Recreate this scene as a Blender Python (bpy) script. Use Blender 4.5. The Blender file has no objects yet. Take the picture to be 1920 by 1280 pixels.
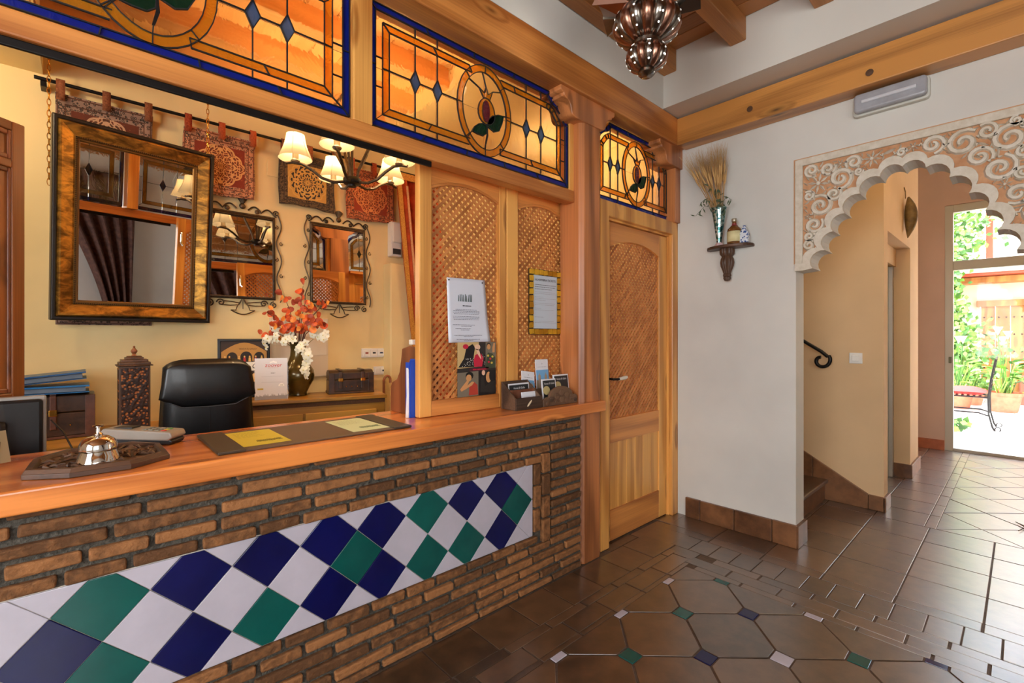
import bpy, bmesh, math, random
from mathutils import Vector, Matrix, Euler
random.seed(7)
PI = math.pi
SC = bpy.context.scene
COL = SC.collection

# ------------------------------------------------------------------ camera
YAW = 0.8282676
cam_d = bpy.data.cameras.new('camera'); cam = bpy.data.objects.new('camera', cam_d); COL.objects.link(cam)
cam_d.sensor_width = 36.0; cam_d.lens = 36.0 * 879.21 / 1920.0
cam_d.shift_y = -(640 - 630.733) / 1920.0
cam_d.clip_start = 0.02; cam_d.clip_end = 200
cam.location = (0, 0, 1.30); cam.rotation_euler = (PI / 2, 0, YAW - PI / 2)
SC.camera = cam

# ------------------------------------------------------------------ exposure, world, lights
vs = SC.view_settings
vs.view_transform = 'Standard'; vs.look = 'None'; vs.exposure = 0.2; vs.gamma = 1.0; vs.use_curve_mapping = False
SC.cycles.use_denoising = True
SC.cycles.max_bounces = 12; SC.cycles.transmission_bounces = 10; SC.cycles.transparent_max_bounces = 16
SC.cycles.diffuse_bounces = 6; SC.cycles.glossy_bounces = 6
SC.cycles.caustics_reflective = False; SC.cycles.caustics_refractive = False
SC.cycles.sample_clamp_indirect = 6.0

world = bpy.data.worlds.new('sky'); SC.world = world; world.use_nodes = True
wn = world.node_tree.nodes; wl = world.node_tree.links
sky = wn.new('ShaderNodeTexSky'); sky.sky_type = 'NISHITA'; sky.sun_disc = False
sky.sun_elevation = math.radians(58); sky.sun_rotation = math.radians(200); sky.air_density = 1.0; sky.dust_density = 1.0
hs = wn.new('ShaderNodeHueSaturation'); hs.inputs['Saturation'].default_value = .62; wl.new(sky.outputs[0], hs.inputs['Color']); wl.new(hs.outputs[0], wn['Background'].inputs[0]); wn['Background'].inputs[1].default_value = 3.0

def light(name, kind, loc, energy, color, **kw):
    d = bpy.data.lights.new(name, kind); d.energy = energy; d.color = color
    rot = kw.pop('rot', (0, 0, 0))
    for k, v in kw.items(): setattr(d, k, v)
    o = bpy.data.objects.new(name, d); COL.objects.link(o); o.location = loc; o.rotation_euler = rot
    return o
light('sun', 'SUN', (10, 0, 9), 13.0, (1, .96, .88), angle=math.radians(1.5),
      rot=Vector((-0.12, -0.38, -1)).to_track_quat('-Z', 'Y').to_euler())
# daylight entering by the street window (left of the photographer) and the window behind
light('street_window_daylight', 'AREA', (-2.52, -0.35, 1.75), 104, (.96, .985, 1.0), shape='RECTANGLE', size=2.3, size_y=2.0,
      rot=Vector((1, 0, -.06)).to_track_quat('-Z', 'Y').to_euler())
light('rear_window_daylight', 'AREA', (-0.8, -2.12, 1.75), 27, (.96, .985, 1.0), shape='RECTANGLE', size=1.7, size_y=1.7,
      rot=Vector((0, 1, -.05)).to_track_quat('-Z', 'Y').to_euler())
# ------------------------------------------------------------------ mesh helpers
ROOT = {}
class MB:
    def __init__(s): s.v = []; s.f = []; s.m = []; s.mi = 0
    def add(s, vs, fs):
        b = len(s.v); s.v += [tuple(p) for p in vs]
        for q in fs: s.f.append([b + i for i in q]); s.m.append(s.mi)
        return s
    def box(s, x0, x1, y0, y1, z0, z1):
        return s.add([(x0,y0,z0),(x1,y0,z0),(x1,y1,z0),(x0,y1,z0),(x0,y0,z1),(x1,y0,z1),(x1,y1,z1),(x0,y1,z1)],
                     [(0,3,2,1),(4,5,6,7),(0,1,5,4),(1,2,6,5),(2,3,7,6),(3,0,4,7)])
    def prism(s, pts, plane, d0, d1):
        # plane 'XZ' extrudes along Y, 'XY' along Z, 'YZ' along X
        def P(a, b, d): return {'XZ': (a, d, b), 'XY': (a, b, d), 'YZ': (d, a, b)}[plane]
        n = len(pts)
        vs = [P(a, b, d0) for a, b in pts] + [P(a, b, d1) for a, b in pts]
        fs = [tuple(range(n))[::-1], tuple(range(n, 2 * n))] + [(i, (i + 1) % n, n + (i + 1) % n, n + i) for i in range(n)]
        return s.add(vs, fs)
    def face(s, pts): return s.add(pts, [tuple(range(len(pts)))])
    def lathe(s, prof, c=(0,0,0), seg=24, lobes=0, amp=0.0, a0=0, a1=2*PI):
        full = abs(a1 - a0 - 2*PI) < 1e-6
        n = seg if full else seg + 1
        vs = []
        for r, z in prof:
            for i in range(n):
                a = a0 + (a1 - a0) * i / seg
                rr = r * (1 - amp + amp * abs(math.cos(lobes * a / 2)) ** .6) if lobes else r
                vs.append((c[0] + rr * math.cos(a), c[1] + rr * math.sin(a), c[2] + z))
        fs = []
        for j in range(len(prof) - 1):
            for i in range(seg):
                k = (i + 1) % n
                fs.append((j*n+i, j*n+k, (j+1)*n+k, (j+1)*n+i))
        if full:
            if prof[0][0] > 1e-5: fs.append(tuple(range(n))[::-1])
            if prof[-1][0] > 1e-5: fs.append(tuple((len(prof)-1)*n + i for i in range(n)))
        return s.add(vs, fs)
    def tube(s, pts, r, n=6, cap=True):
        pts = [Vector(p) for p in pts]; m = len(pts)
        rs = (list(r) + [r[-1]] * m) if isinstance(r, (list, tuple)) else [r] * m
        t0 = (pts[1] - pts[0]).normalized()
        up = Vector((0,0,1)) if abs(t0.z) < .9 else Vector((1,0,0))
        nrm = t0.cross(up).normalized()
        vs = []
        for i, p in enumerate(pts):
            t = (pts[min(i+1, m-1)] - pts[max(i-1, 0)])
            t = t.normalized() if t.length > 1e-9 else t0
            nrm = (nrm - t * nrm.dot(t))
            nrm = nrm.normalized() if nrm.length > 1e-6 else t.orthogonal().normalized()
            b = t.cross(nrm)
            for k in range(n):
                a = 2*PI*k/n; vs.append(p + (nrm*math.cos(a) + b*math.sin(a)) * rs[i])
        fs = [(i*n+k, i*n+(k+1)%n, (i+1)*n+(k+1)%n, (i+1)*n+k) for i in range(m-1) for k in range(n)]
        if cap: fs += [tuple(range(n))[::-1], tuple((m-1)*n+k for k in range(n))]
        return s.add(vs, fs)
    def ball(s, c, r, seg=12, rings=8, sc=(1,1,1)):
        vs = [(c[0], c[1], c[2] - r*sc[2])]
        for j in range(1, rings):
            p = -PI/2 + PI*j/rings
            for i in range(seg):
                a = 2*PI*i/seg
                vs.append((c[0]+r*sc[0]*math.cos(p)*math.cos(a), c[1]+r*sc[1]*math.cos(p)*math.sin(a), c[2]+r*sc[2]*math.sin(p)))
        vs.append((c[0], c[1], c[2] + r*sc[2])); L = len(vs) - 1
        fs = [(0, 1+(i+1)%seg, 1+i) for i in range(seg)]
        for j in range(rings-2):
            for i in range(seg):
                k = (i+1) % seg; fs.append((1+j*seg+i, 1+j*seg+k, 1+(j+1)*seg+k, 1+(j+1)*seg+i))
        fs += [(L, 1+(rings-2)*seg+i, 1+(rings-2)*seg+(i+1)%seg) for i in range(seg)]
        return s.add(vs, fs)
    def grid(s, nu, nv, fn):
        vs = [fn(i/nu, j/nv) for j in range(nv+1) for i in range(nu+1)]
        return s.add(vs, [(j*(nu+1)+i, j*(nu+1)+i+1, (j+1)*(nu+1)+i+1, (j+1)*(nu+1)+i) for j in range(nv) for i in range(nu)])
    def xf(s, M): s.v = [tuple(M @ Vector(p)) for p in s.v]; return s
    def build(s, name, mat, parent=None, local=False, smooth=False, bevel=0, seg=2, uv=None, solid=0, sub=0):
        off = Vector((0,0,0))
        if parent is not None and not local: off = ROOT.get(parent.name, off)
        me = bpy.data.meshes.new(name)
        me.from_pydata([tuple(Vector(p) - off) for p in s.v], [], s.f)
        mats = mat if isinstance(mat, (list, tuple)) else [mat]
        for m in mats: me.materials.append(m)
        if len(mats) > 1: me.polygons.foreach_set('material_index', s.m)
        if uv:
            L = me.uv_layers.new(name='UVMap')
            for lp in me.loops: L.data[lp.index].uv = uv(s.v[lp.vertex_index])
        bm = bmesh.new(); bm.from_mesh(me); bmesh.ops.recalc_face_normals(bm, faces=bm.faces); bm.to_mesh(me); bm.free()
        if smooth:
            me.polygons.foreach_set('use_smooth', [True] * len(me.polygons)); me.set_sharp_from_angle(angle=math.radians(42))
        o = bpy.data.objects.new(name, me); COL.objects.link(o)
        if parent is not None:
            o.parent = parent; ROOT[o.name] = ROOT.get(parent.name, Vector((0,0,0)))
        if bevel:
            b = o.modifiers.new('bevel', 'BEVEL'); b.width = bevel; b.segments = seg; b.limit_method = 'ANGLE'; b.angle_limit = math.radians(38)
        if solid:
            b = o.modifiers.new('solid', 'SOLIDIFY'); b.thickness = solid; b.offset = 0
        if sub:
            b = o.modifiers.new('sub', 'SUBSURF'); b.levels = sub; b.render_levels = sub
        return o

def tag(o, label=None, cat=None, group=None, kind=None):
    if label: o['label'] = label
    if cat: o['category'] = cat
    if group: o['group'] = group
    if kind: o['kind'] = kind
    return o
def thing(name, label, cat, loc=(0,0,0), rotz=0, group=None, kind=None):
    o = bpy.data.objects.new(name, None); COL.objects.link(o); o.empty_display_size = .05
    o.location = loc; o.rotation_euler = (0, 0, rotz); ROOT[o.name] = Vector(loc)
    return tag(o, label, cat, group, kind)
def child_like(src, name, parent):
    c = src.copy(); COL.objects.link(c); c.parent = parent; c.name = name; return c

# ------------------------------------------------------------------ material helpers
def lin(c):
    c = c / 255.0
    return c / 12.92 if c <= .04045 else ((c + .055) / 1.055) ** 2.4
def rgb(r, g, b): return (lin(r), lin(g), lin(b), 1)
class NT:
    def __init__(s, name):
        s.m = bpy.data.materials.new(name); s.m.use_nodes = True; s.t = s.m.node_tree; s.n = s.t.nodes
        s.b = s.n['Principled BSDF']; s.out = s.n['Material Output']
    def node(s, typ, **kw):
        n = s.n.new('ShaderNode' + typ)
        for k, v in kw.items(): setattr(n, k, v)
        return n
    def link(s, a, b): s.t.links.new(a, b)
    def inp(s, n, key, val):
        if isinstance(val, bpy.types.NodeSocket): s.link(val, n.inputs[key])
        else: n.inputs[key].default_value = val
    def math(s, op, a, b=None, c=None, clamp=False):
        n = s.node('Math', operation=op, use_clamp=clamp)
        for i, v in enumerate((a, b, c)):
            if v is not None: s.inp(n, i, v)
        return n.outputs[0]
    def coord(s, out='Object'): return s.node('TexCoord').outputs[out]
    def map(s, vec, scale=(1,1,1), loc=(0,0,0), rot=(0,0,0)):
        n = s.node('Mapping'); s.link(vec, n.inputs[0])
        s.inp(n, 'Scale', scale); s.inp(n, 'Location', loc); s.inp(n, 'Rotation', rot); return n.outputs[0]
    def noise(s, vec, scale, detail=3, rough=.5, dist=0, out=0):
        n = s.node('TexNoise'); s.link(vec, n.inputs['Vector'])
        s.inp(n, 'Scale', scale); s.inp(n, 'Detail', detail); s.inp(n, 'Roughness', rough); s.inp(n, 'Distortion', dist); return n.outputs[out]
    def vor(s, vec, scale, feature='F1', out='Distance'):
        n = s.node('TexVoronoi', feature=feature); s.link(vec, n.inputs['Vector']); s.inp(n, 'Scale', scale); return n.outputs[out]
    def ramp(s, fac, stops, interp='LINEAR'):
        n = s.node('ValToRGB'); s.link(fac, n.inputs[0]); cr = n.color_ramp; cr.interpolation = interp
        while len(cr.elements) < len(stops): cr.elements.new(.5)
        for e, (p, c) in zip(cr.elements, stops): e.position = p; e.color = c
        return n.outputs[0]
    def mix(s, fac, a, b, blend='MIX'):
        n = s.node('Mix', data_type='RGBA', blend_type=blend)
        s.inp(n, 0, fac); s.inp(n, 6, a); s.inp(n, 7, b); return n.outputs[2]
    def bump(s, h, strength=.2, dist=.01):
        n = s.node('Bump'); s.inp(n, 'Strength', strength); s.inp(n, 'Distance', dist); s.link(h, n.inputs['Height']); s.link(n.outputs[0], s.b.inputs['Normal'])
    def rand(s): return s.node('ObjectInfo').outputs['Random']
    def sep(s, vec):
        n = s.node('SeparateXYZ'); s.link(vec, n.inputs[0]); return n.outputs
    def set(s, **kw):
        for k, v in kw.items(): s.inp(s.b, {'base': 'Base Color', 'rough': 'Roughness', 'metal': 'Metallic', 'coat': 'Coat Weight', 'trans': 'Transmission Weight',
                                             'ior': 'IOR', 'em': 'Emission Color', 'es': 'Emission Strength', 'alpha': 'Alpha', 'spec': 'Specular IOR Level', 'sheen': 'Sheen Weight'}[k], v)
        return s.m
MC = {}
def plain(r, g, b, rough=.5, metal=0, **kw):
    key = (r, g, b, rough, metal, tuple(sorted(kw.items())))
    if key not in MC:
        t = NT('plain_%d_%d_%d' % (r, g, b)); t.set(base=rgb(r, g, b), rough=rough, metal=metal, **kw); MC[key] = t.m
    return MC[key]
def wood(name, dark, light_, axis, rough=.38, coat=.25, freq=26, knots=.55, fine=1.0):
    t = NT(name); v = t.coord(); r = t.rand()
    off = t.node('VectorMath', operation='ADD'); t.link(v, off.inputs[0])
    cb = t.node('CombineXYZ')
    for i in range(3): t.link(t.math('MULTIPLY', r, 13.7 + 7 * i), cb.inputs[i])
    t.link(cb.outputs[0], off.inputs[1]); v = off.outputs[0]
    sl = {'X': (.12, 1, 1), 'Y': (1, .12, 1), 'Z': (1, 1, .12)}[axis]
    sv = t.map(v, sl)
    warp = t.noise(sv, 5, 2, .5)
    px_, py_, pz_ = t.sep(v)
    al, c1_, c2_ = {'X': (px_, py_, pz_), 'Y': (py_, px_, pz_), 'Z': (pz_, px_, py_)}[axis]
    kc = t.node('CombineXYZ'); t.link(t.math('MULTIPLY', al, .30), kc.inputs[0]); t.link(t.math('ADD', c1_, c2_), kc.inputs[1])
    kn = t.node('TexVoronoi', voronoi_dimensions='2D'); t.link(kc.outputs[0], kn.inputs['Vector']); t.inp(kn, 'Scale', 3.6); kd = kn.outputs['Distance']
    kf = t.math('SUBTRACT', 1, t.math('DIVIDE', kd, .13, clamp=True), clamp=True)
    x, y, z = t.sep(sv)
    s = t.math('ADD', t.math('ADD', x, y), z)
    ph = t.math('ADD', t.math('MULTIPLY', s, freq), t.math('MULTIPLY', warp, 16))
    ph = t.math('ADD', ph, t.math('MULTIPLY', kf, 7))
    ring = t.math('MULTIPLY_ADD', t.math('SINE', ph), .5, .5)
    fg = t.noise(t.map(v, tuple(a * a * 1.0 + (0 if a < 1 else 0) for a in sl)), 130, 3, .6)
    tone = t.noise(sv, 2.2, 2)
    f = t.math('ADD', t.math('MULTIPLY', ring, .32), t.math('ADD', t.math('MULTIPLY', fg, .38 * fine), t.math('MULTIPLY', tone, .5)))
    f = t.math('ADD', f, t.math('MULTIPLY', t.math('SUBTRACT', r, .5), .16))
    col = t.ramp(f, [(.30, rgb(*dark)), (.76, rgb(*light_))])
    dk = tuple(int(c * .35) for c in dark)
    col = t.mix(t.math('MULTIPLY', t.math('POWER', kf, 1.6), knots), col, rgb(*dk))
    t.set(base=col, rough=rough, coat=coat); t.b.inputs['Coat Roughness'].default_value = .22
    t.bump(f, .12, .004)
    return t.m
def plaster(name, c, var=.04, bump=.12):
    t = NT(name); v = t.coord()
    n1 = t.noise(v, 1.3, 4, .55); n2 = t.noise(v, 40, 3)
    d = tuple(max(0, int(x * (1 - var * 3))) for x in c)
    col = t.ramp(n1, [(.3, rgb(*d)), (.62, rgb(*c))])
    t.set(base=col, rough=.85); t.bump(n2, bump, .004); return t.m
def speckle(name, c1, c2, scale=30, rough=.6, bump=.3, bd=.004, metal=0, coat=0, rnd=.4):
    t = NT(name); v = t.coord(); r = t.rand()
    n = t.noise(v, scale, 4, .6)
    f = t.math('ADD', n, t.math('MULTIPLY', t.math('SUBTRACT', r, .5), rnd))
    t.set(base=t.ramp(f, [(.28, rgb(*c1)), (.72, rgb(*c2))]), rough=rough, metal=metal, coat=coat); t.bump(n, bump, bd); return t.m

W_POST = wood('timber_post', (124, 70, 36), (204, 128, 74), 'Z', freq=30)
W_X = wood('timber_lengthwise', (166, 96, 42), (228, 152, 78), 'X', freq=24)
W_Z = wood('timber_upright', (182, 114, 48), (240, 176, 92), 'Z', freq=24)
W_Y = wood('timber_crosswise', (128, 76, 30), (208, 144, 72), 'Y', freq=20, knots=.9)
W_CTR = wood('counter_timber', (176, 90, 36), (238, 146, 72), 'X', rough=.24, coat=.5, freq=34)
W_LAT = wood('lattice_timber', (150, 88, 42), (208, 138, 76), 'Z', rough=.5, coat=0, knots=0)
W_CEIL_Y = wood('ceiling_plank_timber', (130, 80, 38), (186, 126, 70), 'Y', rough=.5, coat=.05)
W_CEIL_X = wood('ceiling_beam_timber', (136, 84, 40), (194, 132, 72), 'X', rough=.5, coat=.05)
W_OAK = wood('sideboard_timber', (124, 82, 22), (186, 136, 54), 'X', freq=20)
W_DARK = wood('dark_carved_timber', (48, 30, 20), (98, 66, 44), 'X', rough=.5, freq=30, coat=.1)
W_DARKZ = wood('dark_turned_timber', (52, 34, 24), (104, 72, 50), 'Z', rough=.5, freq=30, coat=.1)
W_RED = wood('reddish_timber', (92, 48, 26), (150, 88, 54), 'Z', rough=.4)
P_LOBBY = plaster('lobby_plaster', (221, 219, 211), .02)
P_UPPER = plaster('upper_plaster', (220, 217, 208), .01)
P_HALL = plaster('hall_plaster', (226, 192, 148), .02)
P_OFFICE = plaster('office_plaster', (240, 216, 158), .03)
M_MORTAR = speckle('mortar', (40, 37, 32), (98, 92, 82), 90, .95, .9, .012)
M_BRICK = speckle('hand_made_brick', (92, 58, 28), (154, 102, 58), 34, .85, .9, .009, rnd=.55)
M_TERRA = speckle('waxed_terracotta', (54, 36, 23), (102, 72, 47), 13, .36, .35, .004, coat=1.0, rnd=.35)
M_TERRA.node_tree.nodes['Principled BSDF'].inputs['Coat Roughness'].default_value = .28; M_TERRA.node_tree.nodes['Principled BSDF'].inputs['Coat IOR'].default_value = 1.9
M_TERRA2 = speckle('terracotta_skirting', (84, 52, 30), (136, 92, 58), 10, .34, .2, .003, rnd=.3)
M_GROUT = speckle('floor_grout', (58, 44, 34), (96, 78, 64), 60, .7, .3, .003)
M_WHITE_T = speckle('white_glaze', (178, 173, 184), (194, 188, 200), 6, .14, .01, .001, coat=.1, rnd=.1)
M_NAVY_T = speckle('navy_glaze', (5, 10, 62), (10, 16, 80), 6, .14, .01, .001, coat=.1, rnd=.2)
M_TEAL_T = speckle('teal_glaze', (4, 72, 68), (10, 90, 82), 6, .14, .01, .001, coat=.1, rnd=.2)
M_IRON = speckle('wrought_iron', (58, 47, 36), (100, 82, 62), 60, .45, .2, .001, metal=.7)
M_BLACK = plain(16, 16, 17, .35)
M_BLACKM = plain(28, 26, 26, .4, .6)
M_CHROME = plain(225, 222, 218, .06, 1)
M_BRASS = plain(212, 160, 70, .25, 1)
M_MIRROR = plain(238, 238, 238, .005, 1)
M_PAPER = plain(232, 236, 244, .6)
M_WHITEP = plain(228, 226, 220, .45)
M_INK = plain(40, 42, 52, .7)
# ================================================================== STRUCTURE
def clip(poly, nx, ny, d):
    out = []
    for i in range(len(poly)):
        a, b = poly[i], poly[(i+1) % len(poly)]
        da, db = nx*a[0]+ny*a[1]-d, nx*b[0]+ny*b[1]-d
        if da <= 0: out.append(a)
        if da * db < 0:
            t = da / (da - db); out.append((a[0]+(b[0]-a[0])*t, a[1]+(b[1]-a[1])*t))
    return out
def crect(poly, x0, x1, y0, y1):
    for n in ((-1, 0, -x0), (1, 0, x1), (0, -1, -y0), (0, 1, y1)):
        if len(poly) < 3: return []
        poly = clip(poly, *n)
    return poly
def cconvex(poly, conv):
    # conv counter-clockwise convex polygon
    for i in range(len(conv)):
        (ax, ay), (bx, by) = conv[i], conv[(i+1) % len(conv)]
        nx, ny = by-ay, ax-bx
        if len(poly) < 3: return []
        poly = clip(poly, nx, ny, nx*ax+ny*ay)
    return poly
def area(p): return abs(sum(p[i][0]*p[(i+1)%len(p)][1]-p[(i+1)%len(p)][0]*p[i][1] for i in range(len(p))))/2
def shrink(p, g):
    cx = sum(a for a, _ in p)/len(p); cy = sum(b for _, b in p)/len(p)
    out = []
    for a, b in p:
        d = math.hypot(a-cx, b-cy); k = max(0, (d-g*1.3)/d) if d > 1e-6 else 1
        out.append((cx+(a-cx)*k, cy+(b-cy)*k))
    return out
def rect(x0, x1, y0, y1): return [(x0, y0), (x1, y0), (x1, y1), (x0, y1)]

# ---- floor
floor = MB().box(-2.75, 7.30, -2.35, 3.75, -.10, -.004).build('floor', M_GROUT)
tag(floor, 'brown waxed terracotta tile floor with small coloured inserts', 'floor', kind='structure')
def ftile(poly, mat=M_TERRA, name='floor_tile', g=.004, top=0.0):
    if len(poly) < 3 or area(poly) < 6e-4: return
    p = shrink(poly, g); j = random.uniform(-.0008, .0008)
    MB().prism(p, 'XY', -.0035, top + j).build(name, mat, floor, bevel=.0028, seg=2)
def blank(x0, x1, y0, y1): ftile(rect(x0, x1, y0, y1))
PX, PY, HS = .2185, .2125, .036
CX, CY = 2.303, .870
FX0, FX1, FY0, FY1 = .34, 2.523, -1.05, 1.293
ins_col = {}
cols = [M_TEAL_T, M_NAVY_T, M_WHITE_T]
for i in range(-11, 3):
    for j in range(-3, 10):
        x, y = CX + i*PX, CY - j*PY
        if (i + j) % 2 == 0:
            sq = crect(rect(x-HS, x+HS, y-HS, y+HS), FX0, FX1, FY0, FY1)
            k = j + 2
            m = {-2: M_WHITE_T, -1: M_TEAL_T, 0: M_NAVY_T, 1: M_WHITE_T, 2: M_TEAL_T, 3: M_NAVY_T}.get(j, cols[j % 3])
            if i == 1 and j % 2: m = M_TEAL_T if j == -1 else M_WHITE_T
            if j == 2 and i >= 2: m = M_NAVY_T
            if j == 3 and i >= 1: m = M_NAVY_T
            ftile(sq, m, 'floor_insert', .0015, .0004)
        else:
            o = [(x-PX+HS, y-HS), (x-HS, y-PY+HS), (x+HS, y-PY+HS), (x+PX-HS, y-HS), (x+PX-HS, y+HS), (x+HS, y+PY-HS), (x-HS, y+PY-HS), (x-PX+HS, y+HS)]
            ftile(crect(o, FX0, FX1, FY0, FY1))
# border along the counter
for k in range(11):
    x = .075 + .2405*k
    if x < 2.65: ftile(rect(x, x+.2405, 1.467, 1.685))
for k in range(11):
    x = .10 + .2515*k
    ftile(rect(x, min(x+.2515, 2.568+.09), 1.318, 1.420)); ftile(rect(x-.06, min(x+.19, 2.66), 1.420, 1.467)); ftile(rect(x, min(x+.2515, 2.568), 1.293, 1.318))
# border along the right-hand wall
for k in range(10):
    y = 1.341 - .2505*(k+1)
    ftile(rect(2.523, 2.568, y-.09, y+.16)); ftile(rect(2.568, 2.660, y, y+.2505)); ftile(rect(2.660, 2.727, y-.13, y+.12))
for k in range(-6, 13):
    y = .660 - .1205*k
    ftile(rect(2.727, 2.920, y, y+.1205))
for k in range(-3, 6): ftile(rect(2.920, 3.008, .735-.307*k-.307, .735-.307*k))
# large tiles in the passage
for i in range(-1, 14):
    x0 = 3.008 + .3105*i
    for j in range(-5, 6):
        y0 = .120 - .3075*j
        if i == -1: continue
        if x0 >= 4.20 and y0 + .3 < .45: continue
        p = rect(x0, min(x0+.3105, 7.28), y0, y0+.3075)
        if x0 > 4.3 and y0 > 1.0: continue
        if x0 >= 4.20 and y0 > .40: p = rect(x0, min(x0+.3105, 7.28), max(y0, .455), y0+.3075)
        ftile(p)
for k in range(10): ftile(rect(4.25+.31*k, min(4.25+.31*(k+1), 7.28), .398, .455))
for i in range(0, 15):
    for j in range(0, 8):
        x, y = 4.25 + PX*i, .398 - PY*j
        if (i+j) % 2: 
            ftile(crect([(x-PX, y), (x, y-PY), (x+PX, y), (x, y+PY)], 4.25, 7.28, -1.2, .398))
# plain waxed tiles behind the counter and under the photographer
ftile(rect(-2.6, .075, -2.2, 1.6)); ftile(rect(.08, .335, -1.05, 1.285)); ftile(rect(.10, 3.2, -2.2, -1.06)); ftile(rect(-1.6, 3.2, 2.3, 3.58)); ftile(rect(2.66, 3.0, 1.47, 1.75)); ftile(rect(3.01, 3.235, 1.36, 1.75)); ftile(rect(2.35, 2.66, 1.69, 1.76)); ftile(rect(2.62, 2.73, 1.3, 1.465))

# ---- right-hand wall with the scalloped arch
def arc(a, b, bulge, n=7, c=(.435, 1.72)):
    mx, my = (a[0]+b[0])/2, (a[1]+b[1])/2; dx, dy = b[0]-a[0], b[1]-a[1]; L = math.hypot(dx, dy)
    nx, ny = -dy/L, dx/L
    if nx*(mx-c[0])+ny*(my-c[1]) < 0: nx, ny = -nx, -ny
    h = bulge*L; R = (L*L/4+h*h)/(2*h); ox, oy = mx-nx*(R-h), my-ny*(R-h)
    a0 = math.atan2(a[1]-oy, a[0]-ox); a1 = math.atan2(b[1]-oy, b[0]-ox)
    d = (a1-a0+PI) % (2*PI) - PI
    return [(ox+R*math.cos(a0+d*i/n), oy+R*math.sin(a0+d*i/n)) for i in range(n)]
half = [(.851, 1.708), (.787, 1.808), (.747, 1.912), (.690, 2.006), (.619, 2.102), (.530, 2.176), (.435, 2.206)]
cusps = half + [(.87-a, b) for a, b in half[-2::-1]]
def scallop(off=0.0, bulge=.36):
    cs = []
    for a, b in cusps:
        d = math.hypot(a-.435, b-1.62); cs.append((a+(a-.435)/d*off, b+(b-1.62)/d*off))
    p = []
    for i in range(12): p += arc(cs[i], cs[i+1], bulge)
    return p + [cs[-1]]
SCAL = scallop()
out = [(1.90, -.05), (1.90, 2.857), (-2.30, 2.857), (-2.30, -.05), (-.075, -.05), (-.075, 1.70)] + SCAL[::-1] + [(.945, 1.70), (.945, -.05)]
wall_right = MB().prism(out, 'YZ', 3.24, 3.39).build('wall_right', P_LOBBY)
tag(wall_right, 'off-white plaster wall with the scalloped arch opening', 'wall', kind='structure')
w = MB().box(2.93, 3.39, -2.30, 1.80, 2.857, 3.32).build('wall_upper_right', P_UPPER)
tag(w, 'bright plaster upper wall above the right timber beam', 'wall', kind='structure')
b = MB().box(3.11, 3.24, -2.28, 1.66, 2.654, 2.842).build('trim_1', W_Y, bevel=.006)
tag(b, 'knotty timber beam along the top of the right wall', 'beam', kind='structure')
for y_, z_ in ((1.165, 2.735), (.555, 2.712)): MB().lathe([(.0, 0), (.016, .001), (.018, .006), (.0, .007)], (0, 0, 0), 14).xf(Matrix.Translation((3.11, y_, z_)) @ Matrix.Rotation(-PI/2, 4, 'Y')).build('bolt_head', plain(96, 70, 50, .5, .4), b, smooth=True)

# ---- lobby ceiling, other lobby walls
ceiling = MB().box(-2.75, 2.93, -2.35, 1.80, 3.235, 3.32).build('ceiling', W_CEIL_Y)
tag(ceiling, 'timber plank ceiling with exposed joists over the lobby', 'ceiling', kind='structure')
for k in range(42):
    x = 2.93 - .132*(k+1)
    MB().box(x+.003, x+.129, -2.3, 1.66, 3.213, 3.236).build('ceiling_plank', W_CEIL_Y, ceiling, bevel=.003, seg=1)
for k in range(9):
    y = 1.612 - .4465*k
    MB().box(-2.6, 2.93, y-.046, y+.046, 3.074, 3.214).build('ceiling_joist', W_CEIL_X, ceiling, bevel=.004, seg=1)
w = MB().box(-2.75, 2.93, 1.662, 1.82, 2.852, 3.32).build('wall_front', P_LOBBY)
tag(w, 'plaster strip above the partition beam', 'wall', kind='structure')
m = MB()
m.box(-2.75, -2.60, -2.35, -1.6, -.05, 3.3); m.box(-2.75, -2.60, .9, 3.75, -.05, 3.3); m.box(-2.75, -2.60, -1.6, .9, -.05, .7); m.box(-2.75, -2.60, -1.6, .9, 2.8, 3.3)
tag(m.build('wall_left', P_LOBBY), 'off-white lobby wall with the street window', 'wall', kind='structure')
m = MB()
m.box(-2.75, -1.7, -2.35, -2.20, -.05, 3.3); m.box(.1, 3.30, -2.35, -2.20, -.05, 3.3); m.box(-1.7, .1, -2.35, -2.20, -.05, .85); m.box(-1.7, .1, -2.35, -2.20, 2.65, 3.3)
tag(m.build('wall_back', P_LOBBY), 'off-white lobby wall behind the photographer', 'wall', kind='structure')
def win(name, label, ax, c, w, z0, z1):
    t = thing(name, label, 'window', kind='structure')
    a0, a1 = c - w/2, c + w/2
    def bar(p0, p1, q0, q1, nm):
        mb = MB()
        if ax == 'X': mb.box(-2.70, -2.64, p0, p1, q0, q1)
        else: mb.box(p0, p1, -2.31, -2.25, q0, q1)
        mb.build(nm, W_Z, t, bevel=.004)
    bar(a0, a0+.06, z0, z1, 'frame'); bar(a1-.06, a1, z0, z1, 'frame'); bar(a0, a1, z0, z0+.06, 'frame'); bar(a0, a1, z1-.06, z1, 'frame')
    bar(c-.02, c+.02, z0, z1, 'glazing_bar'); bar(a0, a1, (z0+z1)/2-.02, (z0+z1)/2+.02, 'glazing_bar')
tag(MB().box(-5.2, -5.0, -5.0, 4.0, -.05, 7.5).build('wall_street', P_LOBBY), 'plaster house front across the street', 'wall', kind='structure')  # added wall, out of view, cuts the sky light entering the street window
tag(MB().box(-5.0, 3.0, -5.0, -4.8, -.05, 7.5).build('wall_sky_block_rear', P_LOBBY), 'unseen plaster wall added to block sky light from the rear window', 'wall', kind='structure')  # second added wall, out of view, cuts the sky light at the rear window
win('window_5', 'street window with timber glazing bars left of the photographer', 'X', -.35, 2.5, .7, 2.8)
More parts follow.
